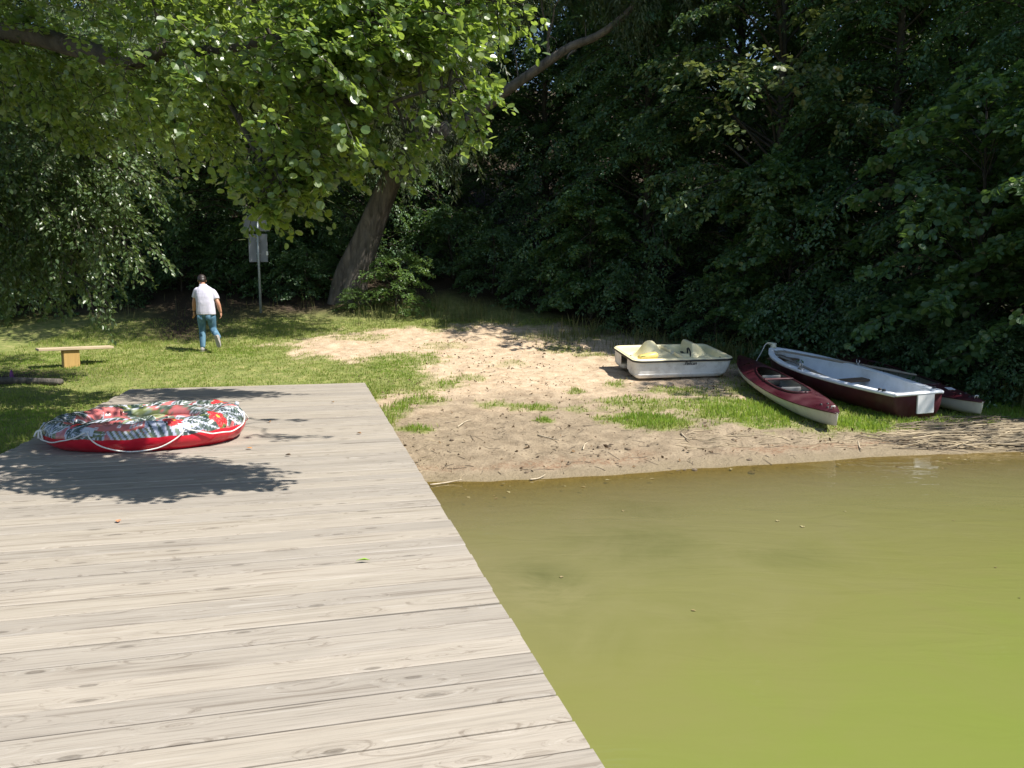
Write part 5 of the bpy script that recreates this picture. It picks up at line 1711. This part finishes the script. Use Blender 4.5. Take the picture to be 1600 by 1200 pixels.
mp_ = on_ground(318, 550, 17.4)
man = empty("person", "man seen from behind walking away, in pale polo shirt and blue jeans, head bowed", "person", tuple(mp_))
V3 = Vector
J = dict(pelvis=(.095, 0, .90), waist=(.09, .01, 1.04), chest=(.065, .06, 1.26), upper=(.05, .095, 1.40), neck=(-.005, .14, 1.50), head0=(-.035, .19, 1.56), head=(-.055, .225, 1.60),
         shL=(-.125, .10, 1.415), elL=(-.20, .10, 1.135), wrL=(-.245, .17, .885), shR=(.245, .085, 1.345), elR=(.365, .02, 1.105), wrR=(.395, .09, .87),
         hipL=(-.01, .0, .87), knL=(-.03, .07, .49), anL=(-.005, -.02, .09), hipR=(.20, .0, .87), knR=(.20, .10, .50), anR=(.435, -.20, .325))
def hand(w, d, side, curl):
    """palm with four fingers of different lengths and a thumb; d points down the hand, side towards the thumb"""
    w, d, side = V3(w), V3(d).normalized(), V3(side).normalized()
    nr = d.cross(side).normalized()           # back of the hand
    out = []
    pal = [(w - d * .02, (.024, .028)), (w + d * .03, (.020, .040)), (w + d * .075, (.017, .043))]
    out.append(skin_geo([(p, r) for p, r in pal], [(0, 1), (1, 2)], 2))
    for k, (off, ln) in enumerate(((.030, .070), (.010, .080), (-.010, .074), (-.029, .058))):
        p = w + d * .078 + side * off
        nodes = [(w + d * .05 + side * off * .8, .0115)]
        dd = d.copy()
        nodes.append((p, .0112))
        for s, l in enumerate((.42, .33, .25)):
            dd = (Matrix.Rotation(curl * (.7 + .25 * s + .06 * k), 3, side) @ dd).normalized()
            p = p + dd * ln * l
            nodes.append((p, .0104 - .0009 * s))
        out.append(skin_geo(nodes, [(i, i + 1) for i in range(4)], 1))
    p0 = w + d * .018 + side * .022; dd = (d * .75 + side * .65).normalized()
    p1 = p0 + dd * .038; dd2 = (d * .95 + side * .2 + nr * -.15).normalized(); p2 = p1 + dd2 * .030; p3 = p2 + dd2 * .024
    out.append(skin_geo([(p0, .013), (p1, .0115), (p2, .0100), (p3, .0085)], [(0, 1), (1, 2), (2, 3)], 1))
    return out
names = ['pelvis', 'waist', 'chest', 'upper', 'neck', 'head0', 'shL', 'elL', 'fL', 'wrL', 'shR', 'elR', 'fR', 'wrR', 'hipL', 'knL', 'cL', 'anL', 'hipR', 'knR', 'cR', 'anR']
def mid(a, b, t): return tuple(V3(a).lerp(V3(b), t))
J['fL'] = mid(J['elL'], J['wrL'], .3); J['fR'] = mid(J['elR'], J['wrR'], .3)
J['cL'] = mid(J['knL'], J['anL'], .3); J['cR'] = mid(J['knR'], J['anR'], .3)
rad = dict(pelvis=(.15, .11), waist=(.135, .10), chest=(.15, .11), upper=(.085, .065), neck=.055, head0=.056, shL=.042, elL=.047, fL=.050, wrL=.031, shR=.042, elR=.047, fR=.050, wrR=.031,
           hipL=.085, knL=.058, cL=.06, anL=.040, hipR=.085, knR=.058, cR=.06, anR=.040)
idx = {n: i for i, n in enumerate(names)}
ed = [('pelvis', 'waist'), ('waist', 'chest'), ('chest', 'upper'), ('upper', 'neck'), ('neck', 'head0'), ('upper', 'shL'), ('shL', 'elL'), ('elL', 'fL'), ('fL', 'wrL'), ('upper', 'shR'), ('shR', 'elR'), ('elR', 'fR'), ('fR', 'wrR'),
      ('pelvis', 'hipL'), ('hipL', 'knL'), ('knL', 'cL'), ('cL', 'anL'), ('pelvis', 'hipR'), ('hipR', 'knR'), ('knR', 'cR'), ('cR', 'anR')]
body = skin_geo([(J[n], rad[n]) for n in names], [(idx[a], idx[b]) for a, b in ed], 2)
# head, bowed forward and to the left: local +y is the face
HM = Matrix.Translation(J['head']) @ Matrix.Rotation(.45, 4, 'Z') @ Matrix.Rotation(-.75, 4, 'X') @ Matrix.Scale(1.10, 4)
def inhead(v, f): return [tuple(HM @ V3(p)) for p in v], f
hd = [inhead(*ball((0, -.005, .02), (.074, .092, .096))), inhead(*ball((0, .03, -.045), (.058, .062, .068))),
      inhead(*ball((0, .098, -.02), (.013, .020, .018), 10, 8)), inhead(*ball((0, .085, -.075), (.026, .014, .010), 10, 8)),
      inhead(*ball((.076, -.008, -.01), (.012, .02, .032), 10, 8)), inhead(*ball((-.076, -.008, -.01), (.012, .02, .032), 10, 8)),
      inhead(*ball((0, .092, .012), (.045, .012, .008), 12, 8))]
handsL = hand(J['wrL'], (-.1, .08, -1), (.15, .95, 0), .28)
handsR = hand(J['wrR'], (.02, .10, -1), (-.35, .9, 0), .50)
remeshed("body", [body] + hd + handsL + handsR, .0075, M_SKIN, man, 3)
M_EYE = plain("eye_white", (.6, .58, .55), .2, .05)
for s in (-1, 1):
    EY = MB(); EY.add(*inhead(*ball((.03 * s, .083, .0), (.011, .008, .007), 10, 8))); EY.build("eye", M_EYE, man, True)
hv = []
for p, r in (((0, -.016, .038), (.085, .096, .094)), ((0, -.060, -.025), (.066, .050, .070)), ((.02, .05, .088), (.058, .05, .038)), ((-.03, .06, .08), (.045, .05, .03)), ((.064, -.03, .0), (.022, .045, .05)), ((-.064, -.03, .0), (.022, .045, .05))):
    hv.append(inhead(*ball(p, r)))
remeshed("hair", hv, .008, M_HAIR, man, 3)
# shirt: torso, collar and short sleeves, with a loose straight hem
def ringloft(rings, n=28, wob=.0, seed=1):
    """rings: (centre, ax, ay, tilt matrix or None)"""
    rr_ = random.Random(seed); ph = [rr_.uniform(0, 6) for _ in range(6)]
    V = []
    for i, (c, ax_, ay_) in enumerate(rings):
        for j in range(n):
            a = 2 * math.pi * j / n
            k = 1 + wob * (math.sin(3 * a + ph[0] + i * .9) + .7 * math.sin(5 * a + ph[1] - i * 1.3) + .5 * math.sin(8 * a + ph[2] + i * .6))
            V.append((c[0] + ax_ * k * math.copysign(abs(math.cos(a)) ** .82, math.cos(a)), c[1] + ay_ * k * math.copysign(abs(math.sin(a)) ** .82, math.sin(a)), c[2]))
    return V, grid_faces(len(rings), n, False, True) + [list(range(n - 1, -1, -1)), [(len(rings) - 1) * n + j for j in range(n)]]
tors = ringloft([((.098, .0, .835), .208, .150), ((.098, .0, .90), .206, .152), ((.096, .012, 1.0), .202, .156), ((.088, .03, 1.12), .206, .160), ((.075, .055, 1.24), .214, .158),
                 ((.064, .075, 1.32), .214, .148), ((.056, .09, 1.38), .200, .134), ((.048, .102, 1.425), .160, .115), ((.034, .114, 1.462), .115, .095), ((.016, .125, 1.492), .083, .080), ((.0, .136, 1.512), .076, .072), ((-.004, .139, 1.522), .074, .070)], 32, .012, 3)
slL = skin_geo([((-.05, .09, 1.385), .095), ((-.12, .095, 1.375), .092), (mid(J['shL'], J['elL'], .38), .082), (mid(J['shL'], J['elL'], .70), .080), (mid(J['shL'], J['elL'], .75), .078)], [(0, 1), (1, 2), (2, 3), (3, 4)], 2)
slR = skin_geo([((.17, .085, 1.36), .098), ((.235, .08, 1.335), .094), (mid(J['shR'], J['elR'], .38), .084), (mid(J['shR'], J['elR'], .68), .080), (mid(J['shR'], J['elR'], .73), .078)], [(0, 1), (1, 2), (2, 3), (3, 4)], 2)
shirt = remeshed("polo_shirt", [tors, slL, slR], .010, M_SHIRT, man, 3)
# jeans
jn = [skin_geo([((.096, 0, .90), (.182, .13)), ((.096, -.004, .82), (.182, .138)), ((.094, -.004, .77), (.14, .12))], [(0, 1), (1, 2)], 2)]
for hp, kn, an in (('hipL', 'knL', 'anL'), ('hipR', 'knR', 'anR')):
    h_, k_, a_ = V3(J[hp]), V3(J[kn]), V3(J[an])
    jn.append(skin_geo([(h_ + V3((0, 0, -.02)), .112), (h_.lerp(k_, .3), .112), (h_.lerp(k_, .7), .092), (k_, .080), (k_.lerp(a_, .3), .080), (k_.lerp(a_, .7), .070), (a_ + (k_ - a_) * .06, .060), (a_ - (k_ - a_) * .02, .062)], [(i, i + 1) for i in range(7)], 2))
remeshed("jeans", jn, .010, M_JEANS, man, 4)
for xx in (.0, .185):
    bp_ = MB(); bp_.box((xx, -.126, .765), (.11, .012, .115), Matrix.Rotation(.05, 3, 'X'), .004); bp_.build("back_pocket", M_JEANS, man, True)
def shoe(an, d, up):
    an, d, up = V3(an), V3(d).normalized(), V3(up).normalized()
    sd = d.cross(up).normalized()
    R = Matrix((sd, d, up)).transposed().to_4x4()
    M = Matrix.Translation(an) @ R
    rings = []
    for y, wx_, h in ((-.075, .026, .055), (-.06, .034, .085), (-.02, .038, .095), (.04, .040, .075), (.10, .047, .055), (.15, .046, .045), (.185, .034, .036), (.20, .016, .025)):
        rings.append((y, wx_, h))
    V = []
    n = 16
    for y, wx_, h in rings:
        for j in range(n):
            a = 2 * math.pi * j / n
            V.append(tuple(M @ V3((wx_ * math.cos(a), y, -.075 + h * .5 + h * .5 * math.sin(a)))))
    F = grid_faces(len(rings), n, False, True) + [list(range(n)), [(len(rings) - 1) * n + j for j in range(n - 1, -1, -1)]]
    o = link_mesh("shoe", V, F, M_SHOE, man, True)
    V = []
    for y, wx_, h in rings:
        for x, z in ((-wx_ - .004, -.072), (wx_ + .004, -.072), (wx_ + .004, -.092), (-wx_ - .004, -.092)):
            V.append(tuple(M @ V3((x, y * 1.02, z))))
    F = grid_faces(len(rings), 4, False, True) + [[3, 2, 1, 0], [(len(rings) - 1) * 4 + j for j in range(4)]]
    link_mesh("sole", V, F, M_SOLE, o, False)
shoe(J['anL'], (-.05, 1, -.02), (0, .0, 1))
shoe(J['anR'], (.22, .12, -.97), (.25, .95, .2))
wb_ = MB()
wc, wd_ = V3(J['wrL']) + V3((.004, -.006, .035)), (V3(J['elL']) - V3(J['wrL'])).normalized()
u_ = wd_.orthogonal().normalized(); v_ = wd_.cross(u_)
lp = [wc + (u_ * math.cos(a) + v_ * math.sin(a)) * .036 for a in [2 * math.pi * k / 20 for k in range(21)]]
wb_.tube(lp, .008, 6); wb_.build("wristwatch", M_BLACK, man, True)

# ------------------------------------------------------------------ sign, bench, log
sg = on_ground(408, 495, 22.0)
sign = empty("signpost", "grey post with two sign boards seen from the back, below the alder leaves", "sign", tuple(sg))
M_ALU = plain("galvanised_post", (.32, .36, .38), .5, .1, 8, metallic=.3)
M_BACK = plain("grey_sign_back", (.21, .22, .25), .55, .08, 4, .03, .4, (.12, .12, .12), 3, .3)
k = 22.0 / F_PX
m_ = MB(); m_.tube([(0, 0, -.3), (-.01, 0, 1.5), (-.015, 0, 2.86)], [.034, .034, .034], 12); m_.build("post", M_ALU, sign, True)
m_ = MB(); m_.box((-.03, .05, (495 - 396) * k), (29 * k, .02, 43 * k), None, .006); p1 = m_.build("lower_board", M_BACK, sign)
m_ = MB(); m_.box((.24 - .015, .038, (495 - 404) * k), (.055, .004, .11)); m_.build("sticker", M_WHITE, p1)
m_ = MB(); m_.box((-.05, .05, (495 - 362) * k), (40 * k, .02, 17 * k), None, .006)
m_.add([(-.42, .04, (495 - 353) * k), (.30, .04, (495 - 353) * k), (-.06, .04, (495 - 340) * k), (-.42, .06, (495 - 353) * k), (.30, .06, (495 - 353) * k), (-.06, .06, (495 - 340) * k)], [[0, 1, 2], [5, 4, 3], [0, 3, 4, 1], [1, 4, 5, 2], [2, 5, 3, 0]])
m_.box((-.05, .05, (495 - 354) * k), (40 * k, .015, .04), None, .003)
m_.build("upper_board", M_BACK, sign)
for zz in (1.65, 2.0, 2.35):
    m_ = MB(); m_.box((-.015, .02, zz), (.12, .05, .035), None, .005); m_.build("clamp", M_ALU, sign)

M_BENCH = wood_mat("pale_bench_wood", (.50, .40, .27), (.32, .24, .15), (.60, .50, .36), axis=0, grain=16)
M_BLOCK = wood_mat("yellow_timber_block", (.48, .31, .11), (.34, .20, .07), (.58, .40, .17), axis=2, grain=14)
bg_ = on_ground(111, 571, 15.7)
bench = empty("bench", "low plank bench on a square timber block at the edge of the alder's shade", "bench", tuple(bg_), (0, 0, math.radians(40)))
m_ = MB(); m_.box((.0, 0, .13), (.29, .26, .42), None, .008); m_.build("leg", M_BLOCK, bench)
for yy, ww in ((-.09, .17), (.10, .19)):
    m_ = MB(); m_.box((.10, yy, .371), (1.36, ww, .05), None, .006); m_.build("seat_plank", M_BENCH, bench)
lg = on_ground(95, 598, 13.7)
lo_ = MB()
v, f, P = tapered([(.02, 0, .05), (-.6, .03, .06), (-1.2, -.02, .07), (-1.9, .05, .06), (-2.6, .0, .06)], .055, .075, 24, 16, 1, 0, .07, 12)
lo_.add(v, f)
lob = lo_.build("log", M_BARK_OLD, None, True); lob.location = tuple(lg)
tag(lob, "weathered fallen log lying by the bare patch in front of the bench", "log")
# small purple flower spike behind the log
fp = on_ground(17, 588, 14.0)
fw = empty("wildflower", "single purple flower spike standing behind the log at the left edge", "flower", tuple(fp))
m_ = MB(); m_.tube([(0, 0, -.02), (.01, 0, .12), (.015, 0, .22)], [.005, .004, .003], 6); m_.build("stem", M_LEAF_BUSH, fw, True)
m_ = MB()
rr_ = random.Random(4)
for q in range(40):
    z = .07 + .13 * q / 40; a = q * 2.4; r = .030 * (1 - q / 50)
    c = V3((.013 + r * math.cos(a), r * math.sin(a), z)); s = .014
    m_.add([c + V3((-s, 0, 0)), c + V3((0, 0, -s * .6)), c + V3((s, 0, .004)), c + V3((0, .004, s))], [[0, 1, 2, 3]])
m_.build("blossom", plain("purple_petals", (.24, .06, .25), .6, .2, 40), fw)

# ------------------------------------------------------------------ shore debris
M_REED = plain("dry_reed", (.34, .275, .18), .8, .45, 3.0, .1, .2)
M_REED_DARK = plain("old_reed", (.15, .12, .085), .85, .45, 3.0, .1, .2)
rng = np.random.default_rng(61)
def scatter_sticks(name, n, fn, lmin, lmax, rmin, rmax, mat, ang, seed, lift=.02):
    rg = np.random.default_rng(seed)
    V, Fc = [], []
    for _ in range(n):
        px, py = fn(rg)
        p = ground_hit(px, py)
        L = lmin + (lmax - lmin) * rg.random() ** 2
        a = ang + rg.normal(0, .22) if ang is not None else rg.random() * 3.14
        d = np.array([math.cos(a), math.sin(a)]) * L / 2
        pts = []
        ben = rg.normal(0, .05) * L
        l_ = lift * rg.random()
        for s in (-1, -.3, .4, 1):
            x, y = p[0] + d[0] * s - d[1] / L * ben * (1 - s * s), p[1] + d[1] * s + d[0] / L * ben * (1 - s * s)
            pts.append((x, y, max(gz1(x, y), WATER_Z - .03) + rmin + l_ * (1 + s * .5)))
        r = rmin + (rmax - rmin) * rg.random()
        v, f = tube_geo(pts, [r, r, r * .9, r * .6], 4, True)
        b = len(V); V += v; Fc += [[i + b for i in q] for q in f]
    return tag(link_mesh(name, V, Fc, mat, None, False), kind="stuff")
scatter_sticks("dead_reeds", 420, lambda g: (1420 + 320 * g.random() ** .8, 664 + 38 * g.random()), .25, 1.5, .003, .009, M_REED, -.10, 1, .07)
scatter_sticks("old_reeds", 330, lambda g: (1400 + 340 * g.random() ** .7, 655 + 46 * g.random()), .25, 1.3, .003, .008, M_REED_DARK, -.12, 2, .05)
scatter_sticks("reed_litter", 130, lambda g: (1060 + 480 * g.random(), 676 + 26 * g.random()), .06, .5, .002, .006, M_REED, .05, 3, .01)
scatter_sticks("twig_litter", 110, lambda g: (625 + 620 * g.random(), 655 + 85 * g.random()), .04, .28, .002, .005, M_REED_DARK, None, 4, .005)
scatter_sticks("straw_litter", 150, lambda g: (600 + 90 * g.random() ** 1.5 + 40 * g.random(), 640 + 110 * g.random()), .05, .22, .0015, .003, M_REED, None, 5, .01)
# single sticks one can point at
M_STICK = plain("pale_stick", (.42, .35, .25), .8, .3, 12, .2, .2)
for pts, lab in (([(715, 667), (728, 660), (738, 657)], "short pale curved stick on the mud nearest the jetty"), ([(840, 682), (866, 690), (874, 693)], "thin dark twig lying flat in the middle of the mud"),
                 ([(911, 704), (914, 696), (918, 694)], "small crooked stick standing out of the mud above the waterline"), ([(1064, 676), (1072, 685), (1079, 690)], "slanting stick on the sand below the right grass patch"),
                 ([(1463, 681), (1476, 672), (1487, 664)], "stick slanting up out of the dead reeds"), ([(1341, 690), (1343, 699), (1347, 706)], "crooked twig standing at the waterline below the rowing boat"),
                 ([(672, 762), (700, 757), (722, 755)], "pale reed stalk floating at the waterline beside the jetty"), ([(828, 752), (842, 749), (852, 746)], "pale reed stalk lying at the water's edge in mid shore")):
    P = [ground_hit(*p) for p in pts]
    m_ = MB(); m_.tube(bez([(p[0], p[1], max(gz1(p[0], p[1]), WATER_Z) + .012 + .02 * (i == 2)) for i, p in enumerate(P)], 8), [.010 - .0006 * i for i in range(9)], 6)
    tag(m_.build("stick", M_STICK, None, True), lab, "stick", "loose sticks on the shore")
# clods and dug-up lumps along the mud
m_rock = plain("mud_clod", (.15, .115, .08), .95, .3, 14, .6, .2)
rg = np.random.default_rng(8)
V, Fc = [], []
for _ in range(70):
    px, py = 620 + 620 * rg.random(), 640 + 100 * rg.random()
    if rg.random() < .3: px, py = 955 + rg.normal(0, 14), 706 + rg.normal(0, 6)
    p = ground_hit(px, py); r = .006 + .018 * rg.random() ** 3
    v, f = ball((p[0], p[1], gz1(p[0], p[1]) + r * .3), (r * (1 + rg.random()), r * (1 + rg.random()), r * .8), 7, 5)
    v = [(x + rg.normal(0, r * .15), y + rg.normal(0, r * .15), z + rg.normal(0, r * .15)) for x, y, z in v]
    b = len(V); V += v; Fc += [[i + b for i in q] for q in f]
tag(link_mesh("mud_clods", V, Fc, m_rock, None, False), kind="stuff")

# leaf bits and crumbs of bark lying all over the sand
rg = np.random.default_rng(91)
n_ = 5200
lx, ly = -3.4 + 11.5 * rg.random(n_), 8.2 + 11.0 * rg.random(n_)
kp = (gz(lx, ly, False) > WATER_Z + .03) & (rg.random(n_) < .25 + .75 * sstep(.42, .6, fbm(lx * 1.2, ly * 1.2, 301)))
_u, _v = jetty_uv(lx, ly)
kp &= ~((_u < .05) & (_v < .05))
lx, ly = lx[kp], ly[kp]
lp_ = np.stack([lx, ly, gz(lx, ly) + .004], -1)
ld_ = rg.normal(0, 1, (len(lx), 3)); ld_[:, 2] = np.abs(ld_[:, 2]) * .35
lu_ = np.array([0, 0, 1.0]) + rg.normal(0, .5, (len(lx), 3))
tag(leaves("leaf_litter", lp_, ld_, lu_, .02 + .05 * rg.random(len(lx)) ** 2, LEAF_KITE, leaf_mat("dry_leaf_bits", [(.07, .045, .025), (.13, .085, .045), (.20, .13, .07), (.05, .035, .022), (.10, .06, .035)], (.15, .1, .05), .15, .8, .2), None), kind="stuff")

# bits of leaf and reed drifting along the water's edge
rg = np.random.default_rng(95)
fx_, fy_ = -.6 + 8.5 * rg.random(900), 3.0 + 7.0 * rg.random(900)
dw = WATER_Z - gz(fx_, fy_, False)
kp = (dw > .01) & (rg.random(900) < np.where(dw < .10, .55, .03))
_u, _v = jetty_uv(fx_, fy_)
kp &= _u > .15
fx_, fy_ = fx_[kp], fy_[kp]
fd_ = rg.normal(0, 1, (len(fx_), 3)); fd_[:, 2] = 0
tag(leaves("floating_leaf_bits", np.stack([fx_, fy_, np.full(len(fx_), WATER_Z + .005)], -1), fd_, np.array([0, 0, 1.0]) + rg.normal(0, .08, (len(fx_), 3)), .02 + .05 * rg.random(len(fx_)) ** 2, LEAF_OVAL,
           leaf_mat("floating_bits", [(.30, .24, .10), (.16, .11, .05), (.36, .32, .16), (.10, .07, .04)], (.15, .1, .05), .1, .6, .3), None), kind="stuff")

# fallen leaves on the boards
def flat_leaf(px, py, size, colr, label, ang, long=False, fold=.3):
    p = at_z(px, py, .006)
    tv, tf = LEAF_NARROW if long else LEAF_OVAL
    V = [(x * size, (y - .5) * size, .006 + abs(x) * size * fold + .02 * size * abs(math.sin(7 * y))) for x, y, z in tv]
    o = link_mesh("fallen_leaf", V, [list(q) for q in tf], plain("leaf_" + str(px), colr, .6, .2, 30), None, False)
    o.location = tuple(p); o.rotation_euler = (0, 0, ang)
    return tag(o, label, "leaf", "leaves fallen on the jetty")
flat_leaf(567, 877, .085, (.22, .36, .04), "green blade of leaf lying alone on the pale boards in front", 1.7, True, 1.0)
flat_leaf(185, 815, .06, (.55, .24, .12), "pinkish orange leaf on the boards below the leaf shadow", .4)
flat_leaf(389, 701, .075, (.50, .23, .08), "orange leaf on the boards right of the inflatable", 1.2)
flat_leaf(421, 660, .07, (.36, .22, .10), "light brown curled leaf right of the inflatable, near the thin leaf shadows", .5, False, .9)
flat_leaf(450, 712, .06, (.12, .08, .05), "small dark curled leaf on the boards in front of the orange one", 1.5, False, .8)
flat_leaf(561, 678, .06, (.28, .16, .08), "brown curled leaf near the jetty's right side", 1.3, False, .8)
flat_leaf(520, 629, .06, (.30, .18, .09), "small brown leaf near the jetty's far end", .9, False, .7)
